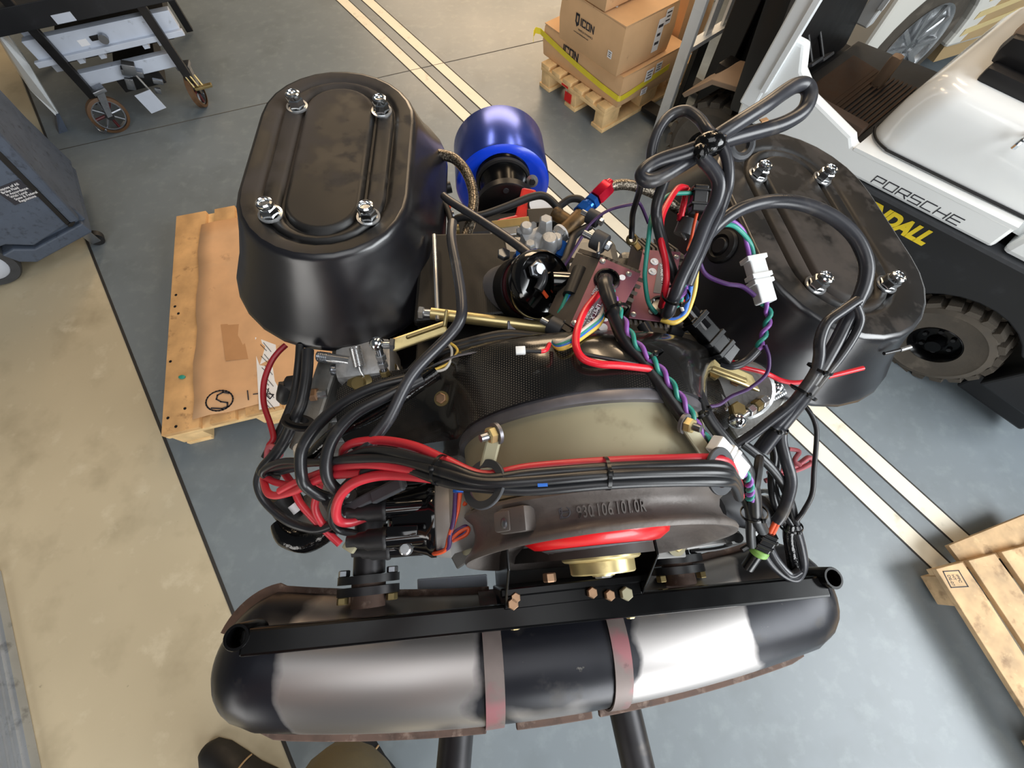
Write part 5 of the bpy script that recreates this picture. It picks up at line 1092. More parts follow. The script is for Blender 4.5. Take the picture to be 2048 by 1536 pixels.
# plug leads across the fan
run = [(1478, 985, 1.335), (1466, 958, 1.375), (1440, 945, 1.395), (1330, 945, 1.407), (1210, 950, 1.413), (1060, 962, 1.413), (965, 965, 1.408), (890, 946, 1.395)]
def lead(dy, dz, tail, m, rr=.0045, sub=None):
    pts = [(p[0], p[1] + dy * (.55 if k in (0, 1, 6) else 1), p[2] + dz) for k, p in enumerate(run)] + tail
    return wire('plug_lead', pts, rr, m, eng, 10)
lead(-26, -.004, [(830, 893, 1.372), (768, 881, 1.352), (715, 884, 1.340), (690, 896, 1.325), (684, 914, 1.300)], 'cable_red')
lead(-14, .004, [(785, 904, 1.37), (729, 902, 1.345), (678, 920, 1.32), (620, 926, 1.29), (566, 932, 1.255), (530, 940, 1.235), (524, 948, 1.225)], 'cable_black')
lead(0, .007, [(797, 920, 1.372), (708, 918, 1.345), (632, 925, 1.30), (569, 923, 1.265), (534, 936, 1.245), (528, 950, 1.235), (560, 958, 1.225)], 'cable_black')
lead(4, -.006, [(766, 930, 1.36), (703, 930, 1.335), (662, 939, 1.31), (600, 962, 1.28), (560, 982, 1.26)], 'cable_red')
lead(18, .002, [(792, 932, 1.36), (728, 944, 1.335), (690, 972, 1.315), (668, 1003, 1.295), (663, 1036, 1.275), (678, 1059, 1.255), (715, 1068, 1.245)], 'cable_black')
lead(12, -.008, [(779, 949, 1.355), (716, 962, 1.335), (683, 988, 1.315), (672, 1020, 1.295), (678, 1041, 1.28), (700, 1045, 1.27), (735, 1033, 1.262)], 'cable_red', .0052)
wire('plug_lead', [(723, 947, 1.335), (657, 952, 1.31), (614, 970, 1.29), (589, 982, 1.27), (551, 991, 1.25), (534, 983, 1.24), (527, 957, 1.225)], .0045, 'cable_red', eng, 10)
wire('plug_lead', [(527, 952, 1.23), (545, 962, 1.235), (561, 967, 1.24), (597, 972, 1.25), (637, 957, 1.26)], .0042, 'cable_red', eng, 10)
wire('plug_lead', [(568, 945, 1.20), (585, 970, 1.205), (600, 1005, 1.20), (630, 1040, 1.19), (655, 1065, 1.18), (680, 1088, 1.175)], .0048, 'cable_red', eng, 10)
wire('plug_lead', [(640, 965, 1.25), (634, 990, 1.23), (630, 1015, 1.215), (640, 1040, 1.20), (655, 1058, 1.19)], .0048, 'cable_red', eng, 10)
wire('coil_lead', [(1240 - 400, 752, 1.345), (818, 757, 1.345), (747, 776, 1.345), (683, 808, 1.34), (632, 854, 1.33), (604, 900, 1.32), (603, 950, 1.31), (612, 972, 1.30), (635, 988, 1.29), (658, 996, 1.28)], .0062, 'cable_black', eng, 12)
wire('coil_lead', [(845, 757, 1.35), (772, 793, 1.352), (708, 828, 1.35), (668, 874, 1.34), (653, 917, 1.33), (655, 955, 1.32), (672, 978, 1.31), (695, 988, 1.30)], .0062, 'cable_black', eng, 12)
for q in ((660, 998), (698, 990)): wcyl('lead_boot', W(q[0], q[1], 1.285), W(q[0] + 6, q[1] + 22, 1.25), .009, 'rubber', eng, 16, .007, .001)
wire('taped_harness', [(905, 445, 1.34), (903, 480, 1.35), (914, 540, 1.36), (923, 600, 1.365), (921, 638, 1.365), (899, 671, 1.36), (848, 722, 1.36), (823, 752, 1.358), (805, 783, 1.355), (780, 834, 1.35), (754, 869, 1.345), (729, 900, 1.34), (683, 923, 1.32), (650, 930, 1.30)], .0062, 'sleeve_black', eng, 12)
wire('taped_harness', [(875, 745, 1.34), (835, 772, 1.338), (797, 798, 1.335), (734, 834, 1.325), (683, 858, 1.315), (650, 885, 1.30), (622, 914, 1.28)], .0078, 'tape_shiny', eng, 14)
wire('black_hose', [(616, 700, 1.28), (613, 752, 1.275), (604, 803, 1.27), (592, 832, 1.265), (570, 880, 1.245), (548, 912, 1.235), (528, 935, 1.225), (530, 945, 1.22), (565, 938, 1.22), (600, 930, 1.22)], .0072, 'cable_black', eng, 12)
wire('black_hose', [(600, 690, 1.27), (597, 730, 1.265), (588, 790, 1.25), (565, 850, 1.23), (548, 880, 1.22), (530, 915, 1.21)], .005, 'rubber', eng, 10)
wire('black_hose', [(523, 938, 1.21), (516, 967, 1.20), (531, 1003, 1.19), (574, 1041, 1.185), (614, 1056, 1.185), (640, 1058, 1.19), (665, 1050, 1.20)], .0058, 'cable_black', eng, 12)
wire('red_wire', [(572, 690, 1.25), (556, 705, 1.25), (541, 727, 1.248), (528, 765, 1.245), (528, 808, 1.24), (541, 849, 1.235), (547, 877, 1.232), (538, 893, 1.23), (548, 912, 1.23)], .0038, 'wire_dark_red', eng, 8)
for dz in (0, .008): wire('red_wire', [(535, 918, 1.222 + dz), (538, 895, 1.23 + dz), (552, 898, 1.228 + dz), (560, 910, 1.225 + dz), (545, 902, 1.22 + dz)], .0042, 'wire_pink', eng, 8)
mb = MB(); mb.lathe(W(597, 845, 1.266), (.35, .8, .55), [(.011, -.004), (.0175, -.004), (.019, -.001), (.014, .001), (.018, .004), (.011, .004), (.011, -.004)], 28); mb.build('grommet', mt('rubber'), eng)
for c, ax in (((968, 968, 1.408), (-.52, .10, .8)), ((1441, 942, 1.392), (.52, -.25, .78))):
    mb = MB(); mb.lathe(W(*c), ax, [(.0140, -.0012), (.0200, -.0016), (.0206, -.001), (.0206, .001), (.0200, .0016), (.0140, .0012), (.0140, -.0012)], 48); mb.build('lead_guide', mt('rubber_grey'), eng, smooth=40)
mb = MB(); mb.torus(W(1515, 944, 1.30), (.8, -.3, .4), .015, .0045, 32, 8); mb.build('lead_guide', mt('rubber'), eng)
tie(eng, 880, 940, 1.394, 965, 965, 1.408, .0125); tie(eng, 1213, 947, 1.412, 1300, 944, 1.412, .0125)
lettering('SILICON 7mm', W(1085, 967, 1.4215), W(1200, 960, 1.4215) - W(1085, 967, 1.4215), (0, 1, .2), .006, mt('stud_grey'), eng, 'lead_print', .0003)
wbox('lead_print', W(1075, 968, 1.4232), W(1095, 967, 1.4232), .0045, .0004, 'wire_blue', eng, (0, 0, 1), .0001)
# hoses, coil lead, black cables at the back
def braid(pts, r, par): mb = MB(); mb.tube([W(*p) for p in pts], r, 14, 10); return mb.build('braided_hose', mt('braid'), par, smooth=70)
braid([(868, 308, 1.27), (890, 311, 1.272), (912, 320, 1.272), (934, 347, 1.27), (947, 390, 1.265), (943, 435, 1.26), (930, 478, 1.255), (923, 520, 1.252), (930, 560, 1.25), (950, 582, 1.25), (985, 588, 1.25)], .0082, eng)
braid([(1204, 384, 1.293), (1222, 373, 1.295), (1250, 369, 1.295), (1282, 376, 1.29), (1318, 392, 1.28), (1360, 420, 1.26), (1400, 440, 1.24)], .0078, eng)
wire('coil_wire', [(888, 392, 1.30), (900, 402, 1.305), (949, 433, 1.315), (1012, 474, 1.33), (1062, 512, 1.345), (1084, 540, 1.352), (1085, 562, 1.350), (1076, 580, 1.346)], .0058, 'sleeve_black', eng, 10)
wire('black_cable', [(905, 450, 1.26), (918, 436, 1.27), (962, 431, 1.275), (1012, 414, 1.28), (1063, 394, 1.285), (1090, 393, 1.285), (1114, 414, 1.28), (1128, 440, 1.27)], .0058, 'rubber', eng, 10)
wire('black_cable', [(1110, 420, 1.25), (1125, 408, 1.255), (1141, 398, 1.26), (1160, 399, 1.26), (1172, 412, 1.255)], .0058, 'rubber', eng, 10)
wire('black_cable', [(1060, 540, 1.27), (1120, 530, 1.29), (1138, 500, 1.29), (1150, 470, 1.28), (1180, 452, 1.27)], .006, 'rubber', eng, 10)
wire('black_cable', [(905, 500, 1.26), (903, 450, 1.26), (893, 415, 1.26), (875, 398, 1.26)], .005, 'rubber', eng, 10)
for o in (0, 1): wire('shroud_hose', [(822, 742 + o * 10, 1.315), (860, 708 + o * 9, 1.325), (936, 684 + o * 8, 1.33), (1012, 668 + o * 8, 1.335), (1090, 675 + o * 4, 1.335)], .0052, 'rubber', eng, 10)
wire('grey_wire', [(893, 686, 1.345), (903, 698, 1.345), (902, 718, 1.345), (890, 738, 1.343), (862, 744, 1.34)], .0016, 'wire_white', eng, 6)
wire('yellow_wire', [(900, 686, 1.345), (912, 695, 1.345), (914, 706, 1.345), (895, 728, 1.343), (855, 744, 1.34)], .0016, 'wire_yellow', eng, 6)
mb = MB(); mb.box(W(1041, 701, 1.413), (.009, .0075, .004), Matrix.Rotation(.05, 4, 'Z'), bev=.0008); wt = mb.build('white_tag', mt('plastic_white'), eng)
wire('tag_wire', [(1048, 701, 1.412), (1065, 702, 1.411), (1082, 703, 1.41)], .0022, 'rubber', eng, 6); wire('tag_wire', [(1080, 703, 1.41), (1092, 700, 1.408), (1099, 688, 1.40)], .0022, 'cable_bright_red', eng, 6)
mb = MB(); a = W(919, 977, 1.345); mb.box(a, (.012, .008, .008), bev=.001); pkc = mb.build('pickup_plug', mt('anodised_blue'), eng)
for pts, c_ in (([(920, 985), (915, 1023), (902, 1062), (897, 1079), (891, 1099), (870, 1107), (863, 1099)], 'wire_orange'), ([(911, 985), (908, 1036), (900, 1072), (897, 1094), (880, 1103), (872, 1100)], 'wire_violet'), ([(899, 1079), (919, 1064), (936, 1056), (932, 1069), (905, 1082)], 'wire_orange'), ([(899, 1077), (915, 1060), (932, 1053), (928, 1066), (903, 1080)], 'wire_violet'), ([(932, 1005), (922, 1018), (914, 1036)], 'wire_orange')):
    wire('pickup_wire', fill(pts, 1.33, 1.25) if len(pts) > 5 else fill(pts, 1.275, 1.27), .0024, c_, eng, 7)

# ================================================================ two ignition boxes lying loose on the engine
def ignition(label, q, z, dv, group, dials):
    TL, TR, BR, BL = [W(*p, z) for p in q]; dv = Vector(dv); c = (TL + TR + BR + BL) / 4
    t = thing('ignition_box', label, 'ignition box', c + dv, group)
    xr = (TR - TL); w = xr.length; xr.normalize(); yu = (TL - BL); h = yu.length; yu = (yu - xr * yu.dot(xr)).normalized(); nz = xr.cross(yu)
    mb = MB(); sk = [TL, TR, BR, BL]; ins = [p + (c - p) * .02 - nz * .002 for p in sk]; mb.prism(ins, dv); core = mb.build('heat_sink', mt('fins'), t, smooth=0, bev=.001)
    for e0_, e1_, out, n, f in ((TL, TR, yu, 8, 1), (TR, BR, xr, 10, 1), (BL, BR, -yu, 8, .6)):
        ed_ = (e1_ - e0_)
        for k in range(n):
            if k == n // 2: continue
            a = e0_ + ed_ * ((k + .5) / n); tw = ed_.normalized() * (ed_.length / n * .26); o = out * .0065; b0 = a - nz * .002
            mb = MB(); mb.prism([b0 - tw, b0 + tw, b0 + tw + o, b0 - tw + o], dv * f); mb.build('fin', mt('fins'), core, smooth=0)
    mb = MB(); mb.prism(sk, nz * .0012); pl_ = mb.build('face_plate', mt('plate_maroon'), t, smooth=0, bev=.0006)
    U = lambda u, v, d=.0015: BL + (BR - BL) * u + (TL - BL) * v + nz * d
    for u, v in ((.10, .95), (.91, .94), (.09, .05), (.88, .06)): a = U(u, v); mb = MB(); mb.lathe(a, nz, [(0, .0012), (.0018, .0012), (.0034, .0008), (.0036, -.0006)], 16); mb.build('screw', mt('alloy_bright'), pl_)
    return t, U, xr, yu, nz, pl_
q1 = ((1201, 515), (1281, 549), (1208, 687), (1139, 652)); q2 = ((1285, 500), (1361, 505), (1338, 647), (1257, 637))
b1, U1, x1, y1, n1, p1 = ignition('maroon faced ignition box with white print and a thick black sleeve, nearer the coil', q1, 1.372, (-.020, .040, -.034), None, 0)
b2, U2, x2, y2, n2, p2 = ignition('maroon faced ignition box with two white dials, nearer the right air filter', q2, 1.335, (.004, .055, -.042), None, 1)
for U, nz, pl_, uv in ((U1, n1, p1, (.42, .74)), (U2, n2, p2, (.72, .20))):
    a = U(*uv); mb = MB(); mb.lathe(a, nz, [(.0, .0006), (.010, .0006), (.0115, .0035), (.0135, .0035), (.0148, .0), (.012, -.001)], 32); mb.build('grommet', mt('cap_black'), pl_)
for u, v, r in ((.78, .86, .0036),): mb = MB(); mb.lathe(U1(u, v), n1, [(0, .0004), (r, .0004), (r, -.0004)], 20); mb.build('white_spot', mt('paper'), p1)
for u, v in ((.75, .28), (.82, .16)): mb = MB(); mb.lathe(U1(u, v), n1, [(.0, .0005), (.0048, .0005), (.0050, -.0004)], 20); mb.build('white_spot', mt('paper'), p1)
for u, v in ((.36, .83), (.36, .68)): mb = MB(); a = U2(u, v); mb.lathe(a, n2, [(.0, .0014), (.0016, .0014), (.0018, .0004), (.0048, .0008), (.0052, -.0004)], 24); mb.build('dial', mt('paper'), p2)
mb = MB(); mb.lathe(U2(.52, .12), n2, [(0, .0005), (.0034, .0005), (.0034, -.0004)], 18); mb.build('white_spot', mt('paper'), p2)
for u0, u1, v0, v1, U, pl_ in ((.28, .45, .05, .60, U1, p1), (.55, .70, .10, .55, U1, p1), (.48, .66, .38, .82, U2, p2)):
    mb = MB(); mb.prism([U(u0, v0, .0014), U(u1, v0, .0014), U(u1, v1, .0014), U(u0, v1, .0014)], (U is U1 and n1 or n2) * .0003); mb.build('print_band', mt('print_grey'), pl_, smooth=0)
lettering('STAGE RPM\nLIMIT X 100', U1(.60, .40, .0019), -y1, x1, .0062, mt('paper'), p1, 'print', .0003, bold=.01)
lettering('ENGINE RPM\nLIMIT X 1000', U1(.30, .34, .0019), -y1, x1, .0050, mt('paper'), p1, 'print', .0003, bold=.01)
lettering('RED\nGREEN', U1(.33, .62, .0019), -y1, x1, .0046, mt('paper'), p1, 'print', .0003)
lettering('STAGE RPM', U2(.52, .80, .0019), -y2, x2, .0062, mt('paper'), p2, 'print', .0003, bold=.01)
def mountr(par, a, b, z, e, r=.0105):
    A1, B1 = W(*a, z), W(*b, z); d = (B1 - A1).normalized(); o = wcyl('rubber_mount', A1, B1, r, 'rubber_grey', par, 24, None, .001); wcyl('mount_stud', A1 - d * e, A1, r * .36, 'alloy_bright', o, 12); whex('mount_nut', B1, d, r * .5, .006, 'alloy_bright', o)
mountr(b1, (1186, 476), (1212, 490), 1.368, .013, .0115); mountr(b1, (1098, 648), (1124, 662), 1.352, .010, .0105); mountr(b1, (1176, 430), (1198, 442), 1.315, .010, .0105)
mountr(b2, (1366, 660), (1338, 656), 1.30, .010, .0105)
wbox('mount_strip', W(1200, 470, 1.37), W(1196, 512, 1.373), .004, .010, 'stud_grey', b1); wbox('mount_strip', W(1124, 655, 1.353), W(1134, 640, 1.36), .004, .010, 'rubber_grey', b1)
mb = MB(); mb.torus(W(1264, 479, 1.33), (-.2, -.5, 1), .0055, .0022, 20, 8); bt_ = mb.build('brass_eyelet', mt('gold_dull'), b2); wbox('eyelet_tab', W(1268, 484, 1.327), W(1280, 500, 1.325), .009, .002, 'gold_dull', b2, (0, 0, 1))

# ================================================================ the loose wiring loom
hs = thing('wiring_loom', 'loose loom of black sleeves and coloured wires looping over the right side of the engine', 'wiring', W(1480, 700, 1.30))
def sl(pts, r=.0065, m='sleeve_black', n=12, name='black_sleeve'): return wire(name, pts, r, m, hs, n)
sl([(1212, 560, 1.374), (1210, 568, 1.392), (1216, 592, 1.398), (1230, 632, 1.398), (1252, 682, 1.395), (1292, 728, 1.392), (1332, 782, 1.388), (1372, 838, 1.382), (1405, 880, 1.370), (1440, 915, 1.355), (1470, 945, 1.335)], .0078, 'cable_black', 14)
sl([(1240, 655, 1.38), (1246, 690, 1.375), (1270, 722, 1.372), (1300, 745, 1.37)], .0035, 'cable_black', 8)
twist('twisted_wire', [(1219, 574, 1.385), (1228, 598, 1.398), (1246, 640, 1.402), (1270, 684, 1.402), (1310, 726, 1.400), (1348, 776, 1.396), (1380, 826, 1.390), (1402, 866, 1.380), (1424, 888, 1.370)], .0023, .0024, .030, ('wire_teal', 'wire_purple'), hs)
sl([(1285, 650, 1.345), (1305, 682, 1.345), (1345, 728, 1.342), (1388, 775, 1.34), (1418, 838, 1.338), (1458, 890, 1.33), (1492, 935, 1.315), (1508, 985, 1.29), (1512, 1030, 1.265), (1525, 1060, 1.24)], .0068, 'cable_black', 12)
sl([(1300, 690, 1.34), (1340, 760, 1.338), (1376, 830, 1.33), (1420, 890, 1.32), (1470, 940, 1.30), (1488, 990, 1.27), (1500, 1025, 1.25), (1501, 1066, 1.22), (1503, 1090, 1.20)], .0055, 'cable_black', 10)
# the upper loops, tied in a knot
sl([(1398, 310, 1.46), (1422, 282, 1.475), (1470, 250, 1.485), (1530, 212, 1.49), (1566, 186, 1.49), (1592, 171, 1.49), (1612, 172, 1.488), (1619, 192, 1.484), (1606, 222, 1.478), (1570, 246, 1.474), (1520, 262, 1.472), (1460, 278, 1.472), (1424, 290, 1.47)], .0072, 'sleeve_black', 14)
sl([(1446, 285, 1.478), (1420, 288, 1.478), (1370, 305, 1.472), (1318, 322, 1.465), (1292, 338, 1.46), (1284, 352, 1.457), (1296, 361, 1.456), (1322, 354, 1.458), (1372, 324, 1.464), (1410, 300, 1.47)], .0072, 'sleeve_black', 14)
sl([(1302, 345, 1.45), (1304, 300, 1.462), (1318, 258, 1.472), (1342, 230, 1.478), (1372, 222, 1.482), (1398, 238, 1.484), (1416, 262, 1.486), (1440, 286, 1.482), (1455, 322, 1.474), (1456, 370, 1.46), (1442, 418, 1.44), (1418, 470, 1.42), (1396, 520, 1.40), (1376, 570, 1.385)], .0052, 'sleeve_black', 12)
sl([(1402, 296, 1.478), (1406, 316, 1.474), (1424, 338, 1.468), (1438, 366, 1.46), (1432, 402, 1.448), (1412, 444, 1.432), (1390, 500, 1.41), (1366, 550, 1.392), (1350, 590, 1.378), (1338, 622, 1.36), (1332, 628, 1.345)], .0068, 'sleeve_black', 12)
sl([(1340, 330, 1.455), (1325, 372, 1.44), (1314, 408, 1.425), (1314, 440, 1.41), (1326, 490, 1.395), (1345, 545, 1.38), (1362, 590, 1.36)], .0058, 'cable_black', 12)
sl([(1284, 356, 1.452), (1278, 385, 1.42), (1266, 425, 1.38), (1264, 450, 1.35), (1263, 476, 1.333)], .0036, 'cable_black', 8)
mb = MB(); mb.sphere(W(1420, 288, 1.482), .0125, 14, (1.2, .9, .9)); mb.build('tape_knot', mt('tape_shiny'), hs)
for q in ((1402, 302), (1436, 282), (1410, 282)): mb = MB(); mb.sphere(W(*q, 1.484), .007, 10, (1, 1.3, .8)); mb.build('tape_knot', mt('tape_shiny'), hs)
mb = MB(); mb.box(W(1528, 240, 1.484), (.008, .004, .001), Matrix.Rotation(.4, 4, 'Z')); mb.build('tape_scrap', mt('tape'), hs, smooth=0)
mb = MB(); mb.torus(W(1480, 288, 1.44), (.2, -.6, .8), .013, .005, 20, 8); mb.build('clear_elbow', mt('rubber_grey'), hs)
# the long arc over the right filter and the tied bundle coming back
sl([(1370, 560, 1.385), (1394, 500, 1.40), (1432, 452, 1.412), (1482, 418, 1.418), (1540, 403, 1.42), (1600, 407, 1.42), (1662, 432, 1.415), (1710, 474, 1.405), (1732, 525, 1.392), (1728, 570, 1.38), (1708, 615, 1.365), (1690, 650, 1.352), (1664, 700, 1.34), (1628, 760, 1.322), (1582, 815, 1.30), (1545, 855, 1.28)], .0072, 'sleeve_black', 14)
sl([(1716, 600, 1.372), (1684, 622, 1.366), (1654, 645, 1.36), (1640, 680, 1.352), (1638, 715, 1.342), (1628, 748, 1.33), (1590, 800, 1.31), (1540, 842, 1.29), (1500, 872, 1.275), (1470, 892, 1.265)], .0058, 'sleeve_black', 12)
sl([(1712, 612, 1.37), (1720, 640, 1.362), (1708, 672, 1.352), (1680, 715, 1.34), (1650, 752, 1.328), (1606, 806, 1.306), (1560, 860, 1.28), (1532, 895, 1.26)], .0045, 'sleeve_black', 10)
sl([(1624, 768, 1.318), (1590, 812, 1.30), (1552, 860, 1.275), (1522, 900, 1.255)], .0095, 'sleeve_black', 14)
for q, e, r in (((1640, 738, 1.33), (1610, 780, 1.31), .0125), ((1606, 785, 1.312), (1580, 815, 1.30), .0145), ((1552, 852, 1.282), (1530, 880, 1.265), .0135)): tie(hs, *q, *e, r)
# the bunch down the right side
sl([(1565, 850, 1.27), (1562, 880, 1.265), (1570, 915, 1.26), (1581, 952, 1.25), (1580, 980, 1.24), (1566, 1023, 1.225), (1553, 1043, 1.215)], .0068, 'sleeve_black', 12)
sl([(1484, 886, 1.27), (1525, 918, 1.26), (1556, 952, 1.245), (1571, 980, 1.23), (1582, 1010, 1.215), (1591, 1048, 1.20)], .0055, 'cable_black', 10)
sl([(1592, 792, 1.26), (1618, 822, 1.26), (1631, 850, 1.255), (1633, 880, 1.25), (1628, 940, 1.24), (1624, 988, 1.23), (1607, 1022, 1.22), (1594, 1040, 1.21)], .0028, 'cable_black', 8)
sl([(1538, 875, 1.24), (1548, 913, 1.235), (1543, 951, 1.225), (1545, 990, 1.215), (1556, 1023, 1.205), (1575, 1050, 1.195)], .0045, 'cable_black', 10)
sl([(1555, 890, 1.24), (1556, 930, 1.23), (1550, 970, 1.22), (1560, 1010, 1.21), (1582, 1050, 1.20)], .004, 'cable_black', 10)
sl([(1582, 1045, 1.20), (1578, 1070, 1.185), (1584, 1110, 1.165), (1588, 1136, 1.155)], .0075, 'tape_shiny', 12)
sl([(1590, 1048, 1.20), (1602, 1090, 1.18), (1607, 1130, 1.16), (1594, 1155, 1.15), (1570, 1150, 1.15), (1543, 1127, 1.16), (1528, 1106, 1.17)], .0055, 'sleeve_black', 12)
sl([(1600, 1140, 1.165), (1580, 1148, 1.16), (1552, 1118, 1.17), (1536, 1085, 1.185), (1525, 1055, 1.21)], .005, 'sleeve_black', 10)
tie(hs, 1582, 1052, 1.20, 1580, 1080, 1.185, .012); tie(hs, 1508, 1026, 1.26, 1512, 1060, 1.24, .013); tie(hs, 1303, 716, 1.392, 1330, 752, 1.39, .0125); tie(hs, 1233, 622, 1.40, 1242, 650, 1.40, .0115); tie(hs, 1400, 828, 1.345, 1425, 860, 1.34, .012)
sl([(1578, 898, 1.235), (1598, 903, 1.235), (1589, 921, 1.23), (1601, 931, 1.228)], .0028, 'wire_pink', 8, 'pink_wire')
sl([(1535, 947, 1.21), (1568, 940, 1.215), (1596, 929, 1.22), (1617, 915, 1.225), (1624, 924, 1.222), (1606, 935, 1.218), (1570, 948, 1.21), (1530, 962, 1.205)], .0032, 'wire_pink', 8, 'pink_wire')
# plugs
def plug(name, a, b, w, h, m, flanges=(.15, .5), m2=None):
    A1, B1 = W(*a), W(*b); o = wbox(name, A1, B1, w, h, m, hs, (0, -.1, 1), .0015); d = B1 - A1
    for f in flanges: wbox('plug_rim', A1 + d * (f - .05), A1 + d * (f + .05), w * 1.25, h * 1.2, m2 or m, o, (0, -.1, 1), .0008)
    return o
plug('white_plug', (1506, 516, 1.365), (1532, 606, 1.35), .019, .014, 'plastic_white', (.03, .42, .55))
plug('white_plug', (1428, 884, 1.385), (1484, 944, 1.362), .016, .012, 'plastic_white', (.40, .55))
twist('twisted_wire', [(1482, 940, 1.362), (1495, 955, 1.35), (1500, 975, 1.335), (1500, 1000, 1.31)], .0022, .0023, .02, ('wire_teal', 'wire_purple'), hs)
for o, c_ in ((0, 'wire_purple'), (8, 'wire_teal')):
    sl([(1372, 515 + o, 1.398), (1400, 480 + o, 1.408), (1432, 448 + o, 1.41), (1462, 442 + o, 1.40), (1486, 462 + o * .6, 1.388), (1494 + o, 490, 1.375), (1500 + o, 518, 1.366)], .0026, c_, 8, 'coloured_wire')
twist('twisted_wire', [(1528, 606, 1.35), (1538, 632, 1.342), (1530, 662, 1.333), (1520, 690, 1.325), (1512, 706, 1.32)], .0024, .0026, .026, ('wire_teal', 'wire_purple'), hs)
sl([(1515, 700, 1.322), (1492, 722, 1.315), (1465, 732, 1.31), (1445, 726, 1.305)], .005, 'sleeve_black', 10)
sl([(1530, 690, 1.33), (1538, 716, 1.325), (1533, 748, 1.315), (1500, 776, 1.305), (1464, 792, 1.295), (1439, 809, 1.29), (1418, 813, 1.29)], .0022, 'wire_violet', 7, 'violet_wire')
sl([(1400, 527, 1.37), (1408, 545, 1.365), (1424, 557, 1.362), (1454, 568, 1.362), (1484, 573, 1.362), (1510, 592, 1.358)], .0026, 'wire_violet', 7, 'violet_wire')
sl([(1128, 534, 1.32), (1157, 485, 1.33), (1180, 449, 1.34), (1216, 421, 1.35), (1266, 408, 1.355), (1280, 408, 1.352), (1297, 447, 1.34)], .0020, 'wire_violet', 7, 'violet_wire')
sl([(1196, 588, 1.378), (1170, 621, 1.392), (1155, 659, 1.406), (1152, 692, 1.412), (1166, 717, 1.412), (1198, 728, 1.41), (1241, 731, 1.405), (1304, 738, 1.395)], .0037, 'cable_bright_red', 10, 'red_wire')
sl([(1373, 377, 1.39), (1357, 376, 1.395), (1338, 402, 1.402), (1323, 436, 1.405), (1322, 478, 1.40), (1330, 518, 1.392), (1333, 555, 1.385), (1328, 590, 1.37), (1322, 612, 1.345)], .0037, 'cable_bright_red', 10, 'red_wire')
sl([(1374, 377, 1.39), (1369, 400, 1.375), (1362, 432, 1.36)], .0037, 'cable_bright_red', 10, 'red_wire'); plug('crimp_terminal', (1362, 426, 1.362), (1360, 442, 1.355), .008, .006, 'anodised_red', ())
sl([(1322, 407, 1.40), (1330, 396, 1.40), (1345, 388, 1.398), (1385, 386, 1.39)], .0024, 'wire_teal', 8, 'teal_wire')
sl([(1308, 420, 1.40), (1302, 440, 1.40), (1297, 478, 1.395), (1291, 530, 1.38), (1290, 560, 1.37), (1297, 605, 1.355), (1312, 626, 1.342)], .0026, 'wire_teal', 8, 'teal_wire')
plug('black_plug', (1400, 372, 1.395), (1394, 426, 1.38), .017, .013, 'plastic_black', (.2, .7)); wcyl('clear_relay', W(1378, 440, 1.355), W(1366, 470, 1.345), .012, 'rubber_grey', hs, 16); sl([(1394, 426, 1.38), (1388, 450, 1.37), (1382, 480, 1.36), (1376, 500, 1.36)], .002, 'wire_orange', 6, 'orange_wire')
wbox('crimp_terminal', W(1372, 432, 1.36), W(1382, 452, 1.355), .004, .004, 'alloy_bright', hs); wbox('crimp_terminal', W(1362, 462, 1.35), W(1372, 480, 1.348), .003, .003, 'alloy_bright', hs)
for o, c_ in ((0, 'wire_blue'), (9, 'wire_yellow')): sl([(1384 + o, 540, 1.368), (1381 + o, 575, 1.358), (1375 + o * .8, 605, 1.35), (1366 + o * .5, 630, 1.342), (1348, 640 + o * .6, 1.34), (1322, 636 + o * .4, 1.338)], .0030, c_, 8, 'coloured_wire')
twist('twisted_wire', [(1398, 490, 1.40), (1385, 530, 1.39), (1372, 565, 1.38), (1362, 590, 1.37), (1352, 612, 1.355)], .0025, .0027, .026, ('wire_teal', 'wire_purple'), hs)
tie(hs, 1352, 590, 1.376, 1345, 612, 1.36, .014)
sl([(1365, 600, 1.35), (1372, 618, 1.345)], .0025, 'cable_bright_red', 7, 'red_wire'); sl([(1358, 604, 1.35), (1366, 622, 1.345)], .0022, 'wire_white', 7, 'white_wire')
plug('black_plug', (1384, 634, 1.335), (1448, 706, 1.315), .022, .018, 'plastic_black', (.1, .62, .92)); wcyl('plug_barrel', W(1374, 622, 1.336), W(1406, 660, 1.327), .0115, 'cap_black', hs, 18)
plug('black_plug', (1436, 690, 1.318), (1462, 716, 1.31), .024, .016, 'plastic_black', ())
sl([(1456, 716, 1.308), (1479, 733, 1.30), (1530, 746, 1.285), (1563, 761, 1.28), (1592, 765, 1.28), (1632, 759, 1.282), (1726, 736, 1.285)], .0030, 'cable_bright_red', 8, 'red_wire')
sl([(1768, 707, 1.272), (1790, 702, 1.272), (1802, 699, 1.272)], .0024, 'cable_black', 7, 'wire_end'); wcyl('bullet_terminal', W(1800, 700, 1.272), W(1820, 694, 1.272), .0028, 'alloy_bright', hs, 12)
sl([(1420, 705, 1.295), (1400, 732, 1.285), (1370, 738, 1.28), (1348, 728, 1.28)], .0026, 'cable_black', 8)
for o, c_ in ((0, 'wire_teal'), (5, 'wire_blue'), (-5, 'wire_white'), (9, 'wire_yellow')): sl([(1212, 610 + o, 1.39), (1200, 638 + o, 1.392), (1170, 662 + o, 1.396), (1139, 682 + o, 1.405), (1116, 690 + o * .7, 1.402), (1102 - o * .3, 678, 1.38)], .0024, c_, 7, 'coloured_wire')
for o, c_ in ((0, 'wire_blue'), (-6, 'wire_teal')): sl([(1141 + o, 590, 1.352), (1131 + o, 614, 1.35), (1119 + o, 636, 1.345)], .0028, c_, 7, 'coloured_wire')
wcyl('sleeve_end', W(1160, 540, 1.352), W(1140, 592, 1.352), .009, 'rubber', hs, 16)
